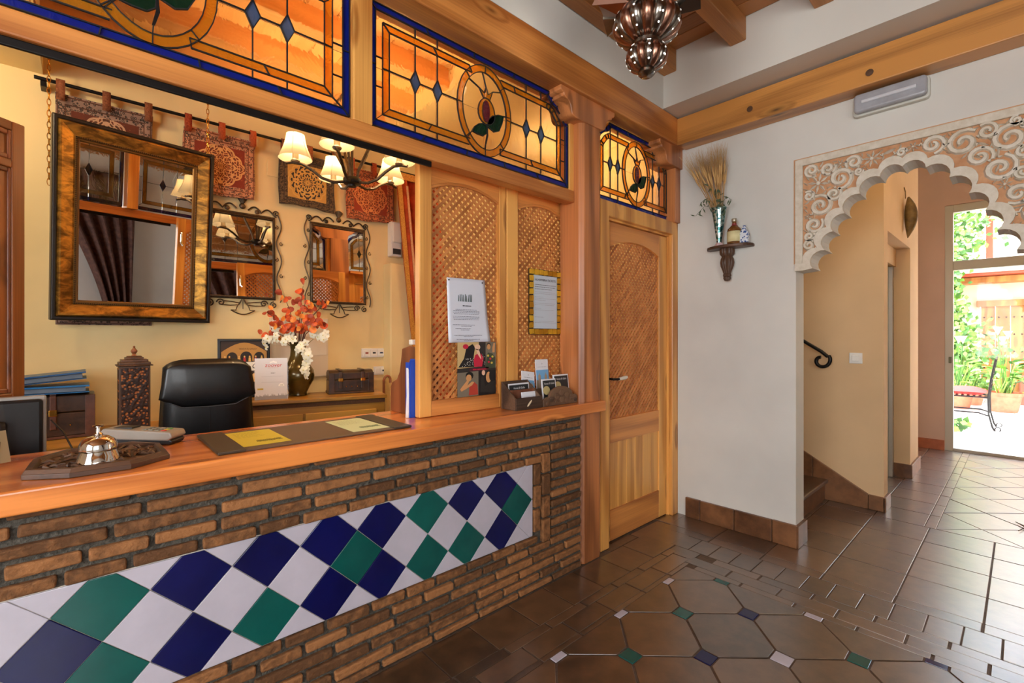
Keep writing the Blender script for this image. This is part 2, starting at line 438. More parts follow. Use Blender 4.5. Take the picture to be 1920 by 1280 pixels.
win('window_6', 'lobby window with timber glazing bars behind the photographer', 'Y', -.8, 1.8, .85, 2.65)

# ---- skirting tiles on the right-hand wall
bb = thing('baseboard_right', 'brown terracotta skirting tiles along the right wall', 'skirting', (3.23, 1.3, 0), kind='structure')
ys = [1.655, 1.545, 1.310, 1.075, .935]
for i in range(4): MB().box(3.219, 3.242, ys[i+1]+.002, ys[i]-.002, 0, .138+random.uniform(-.002, .002)).build('skirting_tile', M_TERRA2, bb, bevel=.003)
for i_ in range(7): MB().box(3.219, 3.242, -.08-.3*(i_+1)+.002, -.08-.3*i_-.002, 0, .138).build('skirting_tile', M_TERRA2, bb, bevel=.003)
MB().box(3.222, 3.400, .926, .947, 0, .138).build('skirting_tile', M_TERRA2, bb, bevel=.003)

# ---- stairs and hall behind the arch
stw = MB().box(4.392, 4.545, .70, 3.2, -.05, 3.45).build('wall_stair', P_HALL); tag(stw, 'peach plaster wall beside the staircase', 'wall', kind='structure')
st = thing('staircase', 'terracotta tiled staircase rising behind the right wall', 'staircase', (3.9, 1.07, 0), kind='structure')
for k in range(9):
    y = 1.07 + .275*k; z = .165*k
    MB().box(3.392, 4.39, y, y+.275, -.02, z+.135).build('riser', M_TERRA2, st)
    MB().box(3.392, 4.39, y-.022, y+.275, z+.136, z+.165).build('tread', M_TERRA, st, bevel=.006)
    MB().prism([(3.80+.022*math.cos(a)-.02, z+.07+.045*math.sin(a)) for a in [i*PI/6 for i in range(12)]], 'XZ', y-.004, y+.003).build('riser_inlay', M_NAVY_T, st)
sk = thing('baseboard_stair', 'sloping brown tile skirting beside the staircase', 'skirting', (4.38, .9, 0), kind='structure')
sl = .585
pts = [(.690, 0), (.690, .106), (.785, .106)]
def skz(y): return .106 + max(0, y-.785)*sl
ycut = [.687, .790, 1.155, 1.52, 1.9, 2.3, 2.7]
for i in range(6):
    a, b2 = ycut[i]+.0015, ycut[i+1]-.0015
    MB().prism([(a, max(0, skz(a)-.36)), (b2, max(0, skz(b2)-.36)), (b2, skz(b2)), (a, skz(a))], 'YZ', 4.372, 4.394).build('skirting_tile', M_TERRA2, sk, bevel=.003)
MB().box(4.372, 4.55, .682, .70, 0, .106).build('skirting_tile', M_TERRA2, sk, bevel=.003)
m = MB()
m.box(4.545, 5.60, .70, .9, 2.11, 3.45); m.box(5.60, 6.08, .70, 1.9, -.05, 3.45)
tag(m.build('wall_hall_left', P_HALL), 'cream plaster pier and lintel around the lift recess', 'wall', kind='structure')
m = MB(); m.box(4.545, 5.60, .80, .86, 1.95, 2.12); m.box(4.545, 5.60, 1.0, 1.1, -.05, 3.45)
tag(m.build('trim_2', P_HALL), 'plaster lintel inside the lift recess', 'trim', kind='structure')
t = thing('door_4', 'brushed metal lift door in its recess', 'lift door', (5.1, .84, 0), kind='structure')
M_LIFT = plain(150, 142, 100, .35, .8)
MB().box(4.56, 5.05, .84, .86, 0, 1.95).build('door_leaf', M_LIFT, t, bevel=.003); MB().box(5.06, 5.53, .845, .865, 0, 1.95).build('door_leaf', M_LIFT, t, bevel=.003)
MB().box(5.53, 5.59, .815, .86, 0, 1.95).build('frame', plain(176, 168, 158, .35, .6), t, bevel=.003)
b2 = thing('baseboard_pier', 'terracotta skirting around the hall pier', 'skirting', (5.7, .69, 0), kind='structure')
MB().box(5.585, 6.10, .682, .70, 0, .125).build('skirting_tile', M_TERRA2, b2, bevel=.003)
MB().box(5.580, 5.602, .684, .84, 0, .125).build('skirting_tile', M_TERRA2, b2, bevel=.003)
P_FAR = plaster('hall_end_plaster', (206, 178, 164), .02)
m = MB(); m.box(7.27, 7.45, .604, 2.2, -.05, 3.1); m.box(7.27, 7.45, -3.2, .604, 2.79, 6.2); m.box(7.27, 7.45, .604, 5, 3.1, 6.2); m.box(7.27, 7.45, -3.2, -1.15, -.05, 2.79)
m.box(6.08, 7.3, 1.9, 2.0, -.05, 3.45)
tag(m.build('wall_hall_end', P_FAR), 'pinkish plaster wall at the end of the hall', 'wall', kind='structure')
b2 = thing('baseboard_hall_end', 'orange terracotta skirting beside the courtyard door', 'skirting', (7.26, .8, 0), kind='structure')
for a, c in ((.607, .86), (.864, 1.16)): MB().box(7.25, 7.272, a, c, 0, .115).build('skirting_tile', speckle('orange_skirting', (126, 64, 30), (170, 92, 50), 10, .4, .2), b2, bevel=.003)
m = MB(); m.box(3.39, 7.45, -1.3, -1.2, -.05, 3.45); m.box(3.3, 3.40, -2.3, 3.3, 2.9, 3.45)
tag(m.build('wall_hall_right', P_HALL), 'plaster wall on the far side of the hall', 'wall', kind='structure')
tag(MB().box(3.39, 7.45, -1.3, 3.3, 3.42, 3.5).build('ceiling_hall', P_UPPER), 'plaster ceiling of the hall', 'ceiling', kind='structure')
tag(MB().box(3.39, 4.55, 3.15, 3.3, -.05, 3.45).build('wall_stair_end', P_HALL), 'plaster wall at the head of the stairs', 'wall', kind='structure')

# courtyard door
M_ALU = plain(186, 184, 174, .45, .1)
t = thing('door_2', 'grey framed glass door to the courtyard', 'glass door', (7.31, 0, 0), kind='structure')
def gf(y0, y1, z0, z1, n='frame'): MB().box(7.285, 7.345, y0, y1, z0, z1).build(n, M_ALU, t, bevel=.004)
gf(.534, .606, 0, 2.79); gf(-1.15, -1.08, 0, 2.79); gf(-1.08, .534, 2.705, 2.79); gf(-1.08, .534, 2.05, 2.155, 'transom'); gf(-1.08, .534, 0, .035, 'threshold')
gf(-.34, -.27, .035, 2.05, 'stile')
TG = NT('clear_pane'); tb = TG.node('BsdfTransparent'); gl = TG.node('BsdfGlossy'); gl.inputs['Roughness'].default_value = .02
mx = TG.node('MixShader'); mx.inputs[0].default_value = .015; TG.link(tb.outputs[0], mx.inputs[1]); TG.link(gl.outputs[0], mx.inputs[2]); TG.link(mx.outputs[0], TG.out.inputs[0])
M_PANE = TG.m
MB().box(7.312, 7.318, -.27, .534, .035, 2.05).build('pane', M_PANE, t); MB().box(7.312, 7.318, -1.08, -.34, .035, 2.05).build('pane', M_PANE, t); MB().box(7.312, 7.318, -1.08, .534, 2.155, 2.705).build('pane', M_PANE, t)
MB().box(7.27, 7.286, .548, .572, 1.0, 1.07).build('latch', plain(90, 84, 60, .4, .6), t, bevel=.003)

# ---- carved arch panel
ap = thing('trim_3', 'carved cream plaster panel with scalloped edge over the arch', 'arch panel', (3.23, .43, 1.7), kind='structure')
M_CREAM = speckle('carved_cream_plaster', (206, 196, 176), (228, 221, 206), 30, .8, .15, rnd=.2)
M_OCHRE = speckle('ochre_relief_ground', (178, 122, 80), (210, 164, 124), 14, .85, .4, rnd=0)
GAP = [(.905, 2.335)]
outer2 = scallop(.046, .33)
ground = [(.905, 1.742), (.905, 2.335), (-.30+.265, 2.335), (-.035, 1.742)] 
gp = [(.905, 2.336), (.905, 1.715)] + [(min(.905, max(-.035, a)), b) for a, b in outer2] + [(-.035, 1.715), (-.035, 2.336)]
MB().prism(gp, 'YZ', 3.2375, 3.2405).build('relief_ground', M_OCHRE, ap)
sb = [(.948, 1.70)] + [(.905, 1.70)] + SCAL + [(-.035, 1.70)] + [(-.035, 1.745)] + [(max(-.035, min(.905, a)), b) for a, b in outer2[::-1]] + [(.905, 1.745), (.948, 1.745)]
MB().prism(sb, 'YZ', 3.221, 3.2410).build('scalloped_edge', M_CREAM, ap, bevel=.003)
MB().prism([(.905, 1.742), (.947, 1.742), (.947, 2.378), (-.077, 2.378), (-.077, 1.70), (-.035, 1.70), (-.035, 2.336), (.905, 2.336)], 'YZ', 3.224, 3.2408).build('border_moulding', M_CREAM, ap, bevel=.004)
M_OCHL = plain(206, 160, 118, .85)
MB().prism([(.950, 1.745), (.956, 1.745), (.956, 2.386), (-.085, 2.386), (-.085, 2.380), (.950, 2.380)], 'YZ', 3.2365, 3.2405).build('painted_line', M_OCHL, ap)
def inside(y, z, r):
    if not (-.033+r*.85 < y < .903-r*.85 and 1.735+r*.8 < z < 2.333-r*.85): return False
    if (y > .79 or y < .08) and z-r < 1.79: return False
    for a, b in outer2:
        if math.hypot(a-y, b-z) < r*.93: return False
    # above the curve
    ang = [(a, b) for a, b in outer2 if abs(a-y) < .05]
    return all(z > b for a, b in ang) if .05 < y < .82 else (y > .82 or y < .05)
def ribbon(path, w, x0=3.2235, x1=3.2385):
    mb = MB(); n = len(path); L = []; R_ = []
    for i, (a, b) in enumerate(path):
        c, d = path[min(i+1, n-1)], path[max(i-1, 0)]
        tx, ty = c[0]-d[0], c[1]-d[1]; q = math.hypot(tx, ty) or 1
        ww = w[i] if isinstance(w, list) else w
        L.append((a-ty/q*ww, b+tx/q*ww)); R_.append((a+ty/q*ww, b-tx/q*ww))
    vs = []
    for i in range(n): vs += [(x1, *L[i]), (x0, (L[i][0]*.75+R_[i][0]*.25), (L[i][1]*.75+R_[i][1]*.25)), (x0, (L[i][0]*.25+R_[i][0]*.75), (L[i][1]*.25+R_[i][1]*.75)), (x1, *R_[i])]
    fs = []
    for i in range(n-1):
        for k in range(3): fs.append((4*i+k, 4*i+k+1, 4*i+5+k, 4*i+4+k))
    fs += [(0, 1, 2, 3), tuple(4*(n-1)+k for k in range(4))[::-1]]
    return mb.add(vs, fs)
def scroll(y, z, r, a0, sgn):
    path = []; ww = []
    n = 20
    for i in range(n):
        f = i/(n-1); a = a0+sgn*f*1.45*2*PI; rr = r*(1-.80*f)
        path.append((y+rr*math.cos(a), z+rr*math.sin(a))); ww.append(.0034+.0105*(r/.05)**.5*(.55+.45*math.sin(PI*min(1, f*1.1))))
    return ribbon(path, ww)
def petal_flower(y, z, r, n=8):
    mb = MB()
    for k in range(n):
        a = 2*PI*k/n+.2; tip = (y+r*math.cos(a), z+r*math.sin(a))
        s1 = (y+.55*r*math.cos(a+.26), z+.55*r*math.sin(a+.26)); s2 = (y+.55*r*math.cos(a-.26), z+.55*r*math.sin(a-.26))
        mid = (3.2215, y+.5*r*math.cos(a), z+.5*r*math.sin(a))
        c0 = (y+.12*r*math.cos(a), z+.12*r*math.sin(a))
        vs = [(3.2375, *c0), (3.2345, *s1), (3.2365, *tip), (3.2345, *s2), mid]
        mb.add(vs, [(0, 1, 4), (1, 2, 4), (2, 3, 4), (3, 0, 4)])
    mb.ball((3.228, y, z), r*.2, 8, 6, (.5, 1, 1)); return mb
def rleaf(y, z, r, a):
    mb = MB(); n = 7; vs = [];
    for i in range(n):
        f = i/(n-1); w = r*.33*math.sin(PI*f)**.8*(1-.25*f)
        cx, cz = y+(f-.5)*2*r*math.cos(a), z+(f-.5)*2*r*math.sin(a)
        vs += [(3.2375, cx-w*math.sin(a), cz+w*math.cos(a)), (3.2225, cx, cz), (3.2375, cx+w*math.sin(a), cz-w*math.cos(a))]
    fs = []
    for i in range(n-1): fs += [(3*i, 3*i+1, 3*i+4, 3*i+3), (3*i+1, 3*i+2, 3*i+5, 3*i+4)]
    return mb.add(vs, fs)
rs = random.Random(4); placed = []
for r0, tries in ((.064, 600), (.050, 2500), (.040, 5000), (.030, 8000), (.022, 12000), (.015, 14000), (.010, 14000)):
    for _ in range(tries):
        y, z = rs.uniform(-.03, .90), rs.uniform(1.74, 2.33)
        if not inside(y, z, r0): continue
        if any(math.hypot(y-a, z-b) < (r0+c)*.84 for a, b, c in placed): continue
        placed.append((y, z, r0))
for i, (y, z, r) in enumerate(placed):
    a0 = rs.uniform(0, 2*PI); k = rs.random()
    if r >= .04:
        if k < .8: scroll(y, z, r, a0, rs.choice((-1, 1))).build('scroll', M_CREAM, ap); rleaf(y+r*.12, z, r*.34, a0).build('carved_leaf', M_CREAM, ap)
        else: petal_flower(y, z, r*.95).build('carved_flower', M_CREAM, ap)
    elif r >= .02:
        if k < .5: scroll(y, z, r, a0, rs.choice((-1, 1))).build('scroll', M_CREAM, ap)
        elif k < .7: petal_flower(y, z, r, 7).build('carved_flower', M_CREAM, ap)
        else: rleaf(y, z, r*1.05, a0).build('carved_leaf', M_CREAM, ap)
    else: rleaf(y, z, r*1.1, a0).build('carved_leaf', M_CREAM, ap)
# connecting stems between neighbouring scrolls
stem = MB(); done = {}
for i, (y, z, r) in enumerate(placed):
    if r < .022: continue
    nb = sorted(((math.hypot(y-a, z-b)-c, a, b, c) for a, b, c in placed if (a, b) != (y, z) and c >= .022))[:2]
    for d, a, b, c in nb:
        if (a, b) in done.get((y, z), ()) : continue
        done.setdefault((a, b), set()).add((y, z)); done.setdefault((y, z), set()).add((a, b))
        D = math.hypot(a-y, b-z); ux, uz = (a-y)/D, (b-z)/D
        p0 = (y+ux*r*.8, z+uz*r*.8); p1 = (a-ux*c*.8, b-uz*c*.8)
        pm = ((p0[0]+p1[0])/2-uz*.012, (p0[1]+p1[1])/2+ux*.012)
        q = ribbon([p0, pm, p1], .0055); stem.add(q.v, q.f)
o = stem.build('stem', M_CREAM, ap); o['kind'] = 'stuff'

# ================================================================== RECEPTION PARTITION
part = thing('wall_partition', 'honey-coloured timber partition frame above the reception counter', 'partition', (0, 1.76, 0), kind='structure')
MB().box(-2.6, 3.235, 1.66, 1.86, 2.660, 2.852).build('beam', W_X, part, bevel=.006)
MB().box(-2.6, 2.09, 1.745, 1.815, 2.070, 2.138).build('rail', W_X, part, bevel=.006)
MB().prism([(2.09, 1.715), (2.115, 1.69), (2.25, 1.69), (2.30, 1.72), (2.30, 1.858), (2.09, 1.858)], 'XY', 0, 2.525).build('post', W_POST, part, bevel=.004)
MB().box(2.06, 2.092, 1.752, 1.83, 2.138, 2.55).build('glazing_bead', W_Z, part)
lp = [(1.902, 2.664), (1.902, 2.640), (1.912, 2.630), (1.928, 2.626), (1.930, 2.612), (1.945, 2.604), (1.968, 2.596), (1.984, 2.578), (1.990, 2.556), (1.994, 2.538), (2.006, 2.526), (2.030, 2.520)]
cp = lp + [(4.296-a, b) for a, b in lp[::-1]]
MB().prism(cp, 'XZ', 1.682, 1.842).build('corbel', W_POST, part, bevel=.004, smooth=True)
cp2 = [(a+1.02, b) for a, b in lp] + [(3.238, 2.520), (3.238, 2.664)]
MB().prism(cp2, 'XZ', 1.682, 1.842).build('corbel', W_POST, part, bevel=.004, smooth=True)
MB().box(3.165, 3.238, 1.70, 1.842, 2.13, 2.522).build('post', W_POST, part, bevel=.004)
for a, b2 in ((.772, .852), (-.535, -.455)): MB().box(a, b2, 1.745, 1.85, 2.138, 2.661).build('mullion', W_Z, part, bevel=.005)
MB().box(-2.6, 1.136, 1.760, 1.772, 2.046, 2.070).build('sliding_track', M_BLACKM, part, bevel=.003)
MB().box(2.30, 3.235, 1.80, 1.90, 2.13, 2.16).build('sill', W_X, part)

# ---- stained glass
def cglass(name, c, rough=.06, bump=.35, scale=16, tr=1.0):
    t = NT(name); v = t.coord(); n = t.noise(t.map(v, (1, 1, .55)), scale, 3, .55, .8)
    t.set(base=rgb(*c), rough=rough, trans=tr, ior=1.45); t.bump(n, bump, .01); return t.m
G_CLEAR = cglass('rippled_clear_glass', (255, 244, 228), .04, .4, 9)
G_AMBER = cglass('amber_glass', (238, 160, 40), .1, .4, 22, .7)
G_BLUE = cglass('cobalt_glass', (18, 42, 156), .08, .4, 20, .45)
G_SLATE = cglass('slate_blue_glass', (76, 104, 150), .1, .3, 30, .5)
G_GREEN = cglass('dark_green_glass', (16, 58, 40), .1, .3, 30, .5)
G_RED = cglass('garnet_glass', (128, 34, 48), .1, .3, 60, .5)
M_LEAD = plain(52, 52, 54, .45, .6)
def pane(t, poly, mat, y=1.772, name='pane', th=.004):
    if len(poly) > 2 and area(poly) > 1e-5: MB().prism(poly, 'XZ', y, y+th).build(name, mat, t)
def bandpanes(t, path, w, mat, came, name, closed=True, y=1.772, gap=None):
    # path counter-clockwise outer edge; inner edge offset inwards by w
    n = len(path); inn = []
    for i in range(n):
        a, b, c = path[i-1], path[i], path[(i+1) % n]
        d1 = Vector((b[0]-a[0], b[1]-a[1])).normalized(); d2 = Vector((c[0]-b[0], c[1]-b[1])).normalized()
        n1, n2 = Vector((-d1.y, d1.x)), Vector((-d2.y, d2.x)); k = (n1+n2); k = k/max(.3, k.dot(n1))
        inn.append((b[0]+k.x*w, b[1]+k.y*w))
    for i in range(n):
        j = (i+1) % n
        a, b, ia, ib = path[i], path[j], inn[i], inn[j]
        L = math.hypot(b[0]-a[0], b[1]-a[1]); k = max(1, round(L/.24))
        cuts = [s/k for s in range(k+1)]; skip = None
        if gap and abs(a[1]-b[1]) < 1e-6 and min(a[0], b[0]) < gap[0] and max(a[0], b[0]) > gap[1]:
            g0, g1 = sorted(((gap[0]-a[0])/(b[0]-a[0]), (gap[1]-a[0])/(b[0]-a[0]))); skip = (g0, g1)
            cuts = sorted([c for c in cuts if c < g0-.03 or c > g1+.03] + [g0, g1])
        for f0, f1 in zip(cuts[:-1], cuts[1:]):
            if skip and abs(f0-skip[0]) < 1e-9: continue
            lerp = lambda p, q, f: (p[0]+(q[0]-p[0])*f, p[1]+(q[1]-p[1])*f)
            q = [lerp(a, b, f0), lerp(a, b, f1), lerp(ia, ib, f1), lerp(ia, ib, f0)]
            pane(t, q, mat, y, name)
            came.append((q[0], q[3])); came.append((q[0], q[1])); came.append((q[3], q[2]))
    return inn
def ell(cx, cz, a, b, n=28, a0=0, a1=2*PI): return [(cx+a*math.cos(a0+(a1-a0)*i/n), cz+b*math.sin(a0+(a1-a0)*i/n)) for i in range(n)]
def pointed(cx, cz, a, b, n=28):
    return [(cx+a*math.cos(t)*(1-.06*abs(math.sin(t))**6), cz+b*math.sin(t)) for t in [2*PI*i/n for i in range(n)]]
def stained(name, label, x0, x1, nl, nr, ox, dl, dr):
    t = thing(name, label, 'stained glass', ((x0+x1)/2, 1.775, 2.15), kind='structure')
    z0, z1 = 2.152, 2.652; came = []
    o = [(x0, z0), (x1, z0)]
    NX = [(0, -.145), (-.015, -.120), (-.040, -.082), (-.085, -.050), (-.120, -.038), (-.150, -.010), (-.152, 0)]
    if nr: o += [(x1+a-(.002 if a else 0), z1+b) for a, b in NX]
    else: o += [(x1, z1)]
    if nl: o += [(x0-a+(.002 if a else 0), z1+b) for a, b in NX[::-1]]
    else: o += [(x0, z1)]
    inn = bandpanes(t, o, .026, G_BLUE, came, 'cobalt_pane')
    a0, a1, b0, b1 = x0+.057, x1-.066, 2.207, 2.583
    am = [(a0, b0), (a1, b0)]
    cc = [(0, -.090), (-.010, -.066), (-.052, -.020), (-.080, -.003), (-.110, 0)]
    am += [(a1+a, b1+b) for a, b in cc] if nr else [(a1, b1)]
    am += [(a0-a, b1+b) for a, b in cc[::-1]] if nl else [(a0, b1)]
    bandpanes(t, am, .030, G_AMBER, came, 'amber_pane', gap=(ox-.098, ox+.098))
    # clear sheets behind, split along the lead lines
    xs = sorted([x0+.004] + dl + [ox] + dr + [x1-.004])
    full = [(a, b) for a, b in o]
    for i in range(len(xs)-1):
        for za, zb in ((z0, 2.395), (2.395, z1)):
            p = rect(xs[i]+.0005, xs[i+1]-.0005, za+.0005, zb-.0005)
            if nr: p = clip(p, .145, .152, .145*x1+.152*(z1-.145))
            if nl and len(p) > 2: p = clip(p, -.145, .152, -.145*x0+.152*(z1-.145))
            pane(t, p, G_CLEAR, 1.7785, 'clear_pane', .004)
    mz = 2.395
    for d in dl+dr:
        pane(t, [(d-.024, mz), (d, mz-.05), (d+.024, mz), (d, mz+.05)], G_SLATE, 1.771, 'diamond_pane')
        q = [(d-.024, mz), (d, mz-.05), (d+.024, mz), (d, mz+.05)]
        for i in range(4): came.append((q[i], q[(i+1) % 4]))
        came += [((d, mz+.05), (d, b1-.03)), ((d, mz-.05), (d, b0+.03))]
        came += [((d, b0), (d, z0+.026)), ((d, b1), (d, z1-.026))]
    ow = .168
    row = sorted(dl); came += [((a0+.03, mz), (row[0]-.024, mz)), ((row[0]+.024, mz), (row[1]-.024, mz)), ((row[1]+.024, mz), (ox-ow, mz))]
    row = sorted(dr); came += [((a1-.03, mz), (row[1]+.024, mz)), ((row[1]-.024, mz), (row[0]+.024, mz)), ((row[0]-.024, mz), (ox+ow, mz))]
    came += [((a0, mz+.04), (x0+.026, mz+.04)), ((a0, mz-.08), (x0+.026, mz-.08)), ((a1, mz+.02), (x1-.026, mz+.02)), ((a1, mz-.1), (x1-.026, mz-.1))]
    for (pa, pb) in (((x0+.026, z0+.026), (a0, b0)), ((x1-.026, z0+.026), (a1, b0))): came.append((pa, pb))
    eo, ei = pointed(ox, mz, ow, .219, 32), pointed(ox, mz, ow-.031, .186, 32)
    for s in range(8):
        q = [eo[(s*4+k) % 32] for k in range(5)] + [ei[(s*4+k) % 32] for k in range(4, -1, -1)]
        pane(t, q, G_AMBER, 1.7685, 'oval_pane', .003); came.append((eo[s*4], ei[s*4]))
    for i in range(32): came += [(eo[i], eo[(i+1) % 32]), (ei[i], ei[(i+1) % 32])]
    fx, fz = ox+.008, mz+.002
    fr = [(fx+.052*math.cos(a)*(1-.12*math.sin(a)), fz+.064*math.sin(a)) for a in [2*PI*i/18 for i in range(18)]]
    pane(t, fr, G_AMBER, 1.7685, 'fruit_pane', .003)
    se = [(fx-.004+.022*math.cos(a), fz-.002+.052*math.sin(a)) for a in [2*PI*i/14 for i in range(14)]]
    pane(t, se, G_RED, 1.765, 'seed_pane', .003)
    for i in range(18): came.append((fr[i], fr[(i+1) % 18]))
    for i in range(14): came.append((se[i], se[(i+1) % 14]))
    for k in range(-3, 4):
        zz = fz-.002+k*.013; hw = .022*math.sqrt(max(0, 1-(k*.013/.052)**2)); came.append(((fx-.004-hw, zz-.004), (fx-.004+hw, zz+.006)))
    cr = [(fx-.018, fz+.06), (fx-.045, fz+.10), (fx-.012, fz+.085), (fx-.004, fz+.118), (fx+.010, fz+.085), (fx+.038, fz+.108), (fx+.020, fz+.06)]
    pane(t, cr, G_AMBER, 1.7685, 'crown_pane', .003)
    for i in range(len(cr)-1): came.append((cr[i], cr[i+1]))
    came += [((fx-.004, fz+.118), (ox-.018, mz+.186)), (cr[1], (ox-.10, mz+.125)), (cr[5], (ox+.10, mz+.125))]
    for sg, tip in ((-1, (ox-.082, mz-.118)), (1, (ox+.118, mz+.012))):
        bx, bz = ox+.010, mz-.068
        dx, dz = tip[0]-bx, tip[1]-bz; L = math.hypot(dx, dz); ux, uz = dx/L, dz/L
        lf = []
        for f, wd in ((0, 0), (.2, .30), (.45, .36), (.75, .2), (1, 0), (.75, -.14), (.45, -.2), (.2, -.16)):
            lf.append((bx+dx*f+uz*wd*L*sg, bz+dz*f-ux*wd*L*sg))
        pane(t, lf, G_GREEN, 1.7685, 'leaf_pane', .003)
        for i in range(8): came.append((lf[i], lf[(i+1) % 8]))
        came.append((tip, (ox+(tip[0]-ox)*1.35, mz+(tip[1]-mz)*1.35)))
    pane(t, [(ox+.006, mz-.068), (ox+.014, mz-.068), (ox+.018, mz-.115), (ox+.006, mz-.158), (ox-.002, mz-.160), (ox+.008, mz-.112)], plain(22, 22, 24, .3), 1.7665, 'stalk_pane', .004)
    came.append(((ox+.002, mz-.16), (ox, mz-.186)))
    mb = MB()
    for a, b in came:
        dx, dz = b[0]-a[0], b[1]-a[1]; L = math.hypot(dx, dz)
        if L < 1e-4: continue
        nx, nz = -dz/L*.0016, dx/L*.0016
        mb.prism([(a[0]+nx, a[1]+nz), (a[0]-nx, a[1]-nz), (b[0]-nx, b[1]-nz), (b[0]+nx, b[1]+nz)], 'XZ', 1.7655, 1.7735)
    mb.build('lead_came', M_LEAD, t)
    return t
stained('window_1', 'leftmost large amber stained glass panel cut by the picture edge', -.452, .766, True, False, .157, [-.241, -.130], [.428, .539])
stained('window_2', 'large amber stained glass panel with a pomegranate above the lattice shutters', .849, 2.060, False, True, 1.447, [1.058, 1.171], [1.725, 1.836])
stained('window_3', 'small stained glass pomegranate panel above the lattice door', 2.306, 3.226, True, True, 2.768, [2.468, 2.551], [2.972, 3.058])

# ---- lattice helper
SLW, SLP = .0136, .0262
def lattice(t, conv, y0, mat=W_LAT):
    xs = [p[0] for p in conv]; zs = [p[1] for p in conv]; cx, cz = (min(xs)+max(xs))/2, (min(zs)+max(zs))/2
    R0 = math.hypot(max(xs)-min(xs), max(zs)-min(zs))/2
    for sg, y in ((1, y0), (-1, y0+.0042)):
        dx, dz = math.sqrt(.5), sg*math.sqrt(.5); nx, nz = -dz, dx
        k = int(R0/SLP)+1
        for i in range(-k, k+1):
            mx, mz = cx+nx*i*SLP, cz+nz*i*SLP
            q = [(mx-dx*R0-nx*SLW/2, mz-dz*R0-nz*SLW/2), (mx+dx*R0-nx*SLW/2, mz+dz*R0-nz*SLW/2), (mx+dx*R0+nx*SLW/2, mz+dz*R0+nz*SLW/2), (mx-dx*R0+nx*SLW/2, mz-dz*R0+nz*SLW/2)]
            q = cconvex(q, conv)
            if len(q) > 2 and area(q) > 2e-5: MB().prism(q, 'XZ', y, y+.004).build('slat', mat, t)
def archtop(x0, x1, z0, zs, rise, n=14):
    cx = (x0+x1)/2; h = (x1-x0)/2; R = (h*h+rise*rise)/(2*rise); cz = zs+rise-R; a = math.asin(h/R)
    return [(x0, z0), (x1, z0)] + [(cx+R*math.sin(a-2*a*i/n), cz+R*math.cos(a-2*a*i/n)) for i in range(n+1)]
def shutter(name, label, x0, x1, l0, l1):
    t = thing(name, label, 'shutter', ((x0+x1)/2, 1.885, .927), group='lattice shutters on the counter')
    y0, y1 = 1.865, 1.905
    MB().box(x0, l0, y0, y1, .927, 2.13).build('stile', W_Z, t, bevel=.004); MB().box(l1, x1, y0, y1, .927, 2.13).build('stile', W_Z, t, bevel=.004)
    MB().box(l0, l1, y0+.003, y1, .927, 1.0).build('bottom_rail', W_X, t, bevel=.003)
    ar = archtop(l0, l1, .999, 2.005, .048)
    MB().prism(ar[2:] + [(l0, 2.13), (l1, 2.13)], 'XZ', y0+.004, y1-.002).build('arched_top_rail', W_X, t, bevel=.002)
    MB().box(l0, l1, y0, y0+.006, 2.092, 2.13).build('moulding', W_Z, t)
    aro = archtop(l0, l1, .999, 1.993, .048)
    MB().prism(ar[2:] + aro[2:][::-1], 'XZ', y0+.008, y1-.012).build('arch_bead', W_X, t)
    for xa, xb in ((l0, l0+.008), (l1-.008, l1)): MB().box(xa, xb, y0+.008, y1-.012, 1.0, 1.995).build('bead', W_Z, t)
    lattice(t, [(a, min(b, 9)) for a, b in archtop(l0+.004, l1-.004, .999, 2.003, .047)], y0+.016)
    return t
s1 = shutter('lattice_shutter', 'lattice shutter carrying the white notice and the dancer photographs', 1.137, 1.669, 1.203, 1.624)
s2 = shutter('lattice_shutter', 'lattice shutter carrying the gold framed notice beside the post', 1.675, 2.232, 1.757, 2.156)
for z in (1.25, 1.75):
    MB().box(1.625, 1.668, 1.905, 1.912, z, z+.09).build('hinge', M_BLACKM, s1, bevel=.002)
MB().tube([(1.16, 1.915, 2.0), (1.16, 1.925, 1.97), (1.16, 1.925, 1.90), (1.175, 1.93, 1.885)], .008, 8).build('bolt', M_CHROME, s1, smooth=True)

# ---- lattice door
d1 = thing('door_1', 'timber lattice door with arched top and white handle', 'door', (2.77, 1.78, 0), kind='structure')
MB().prism([(2.302, 0), (2.390, 0), (2.390, 2.040), (3.158, 2.040), (3.158, 0), (3.238, 0), (3.238, 2.135), (2.302, 2.135)], 'XZ', 1.718, 1.80).build('frame', W_Z, d1, bevel=.006)
MB().prism([(2.390, 0), (2.398, 0), (2.398, 2.028), (3.150, 2.028), (3.150, 0), (3.158, 0), (3.158, 2.04), (2.390, 2.04)], 'XZ', 1.745, 1.80).build('stop', W_Z, d1)
dl0, dl1, dy0, dy1 = 2.400, 3.148, 1.760, 1.798
MB().box(dl0, 2.455, dy0, dy1, .008, 2.024).build('stile', W_Z, d1, bevel=.003); MB().box(3.045, dl1, dy0, dy1, .008, 2.024).build('stile', W_Z, d1, bevel=.003)
ar = archtop(2.455, 3.045, .775, 1.868, .058)
MB().prism(ar[2:] + [(2.455, 2.024), (3.045, 2.024)], 'XZ', dy0+.001, dy1).build('arched_top_rail', W_X, d1, bevel=.002)
MB().box(2.455, 3.045, dy0+.001, dy1, .625, .775).build('lock_rail', W_X, d1, bevel=.003); MB().box(2.455, 3.045, dy0+.001, dy1, .008, .200).build('bottom_rail', W_X, d1, bevel=.003)
for k in range(6):
    a = 2.455+.59/6*k; MB().box(a+.0015, a+.59/6-.0015, dy0+.010, dy1-.008, .198, .627).build('board', W_Z, d1, bevel=.004)
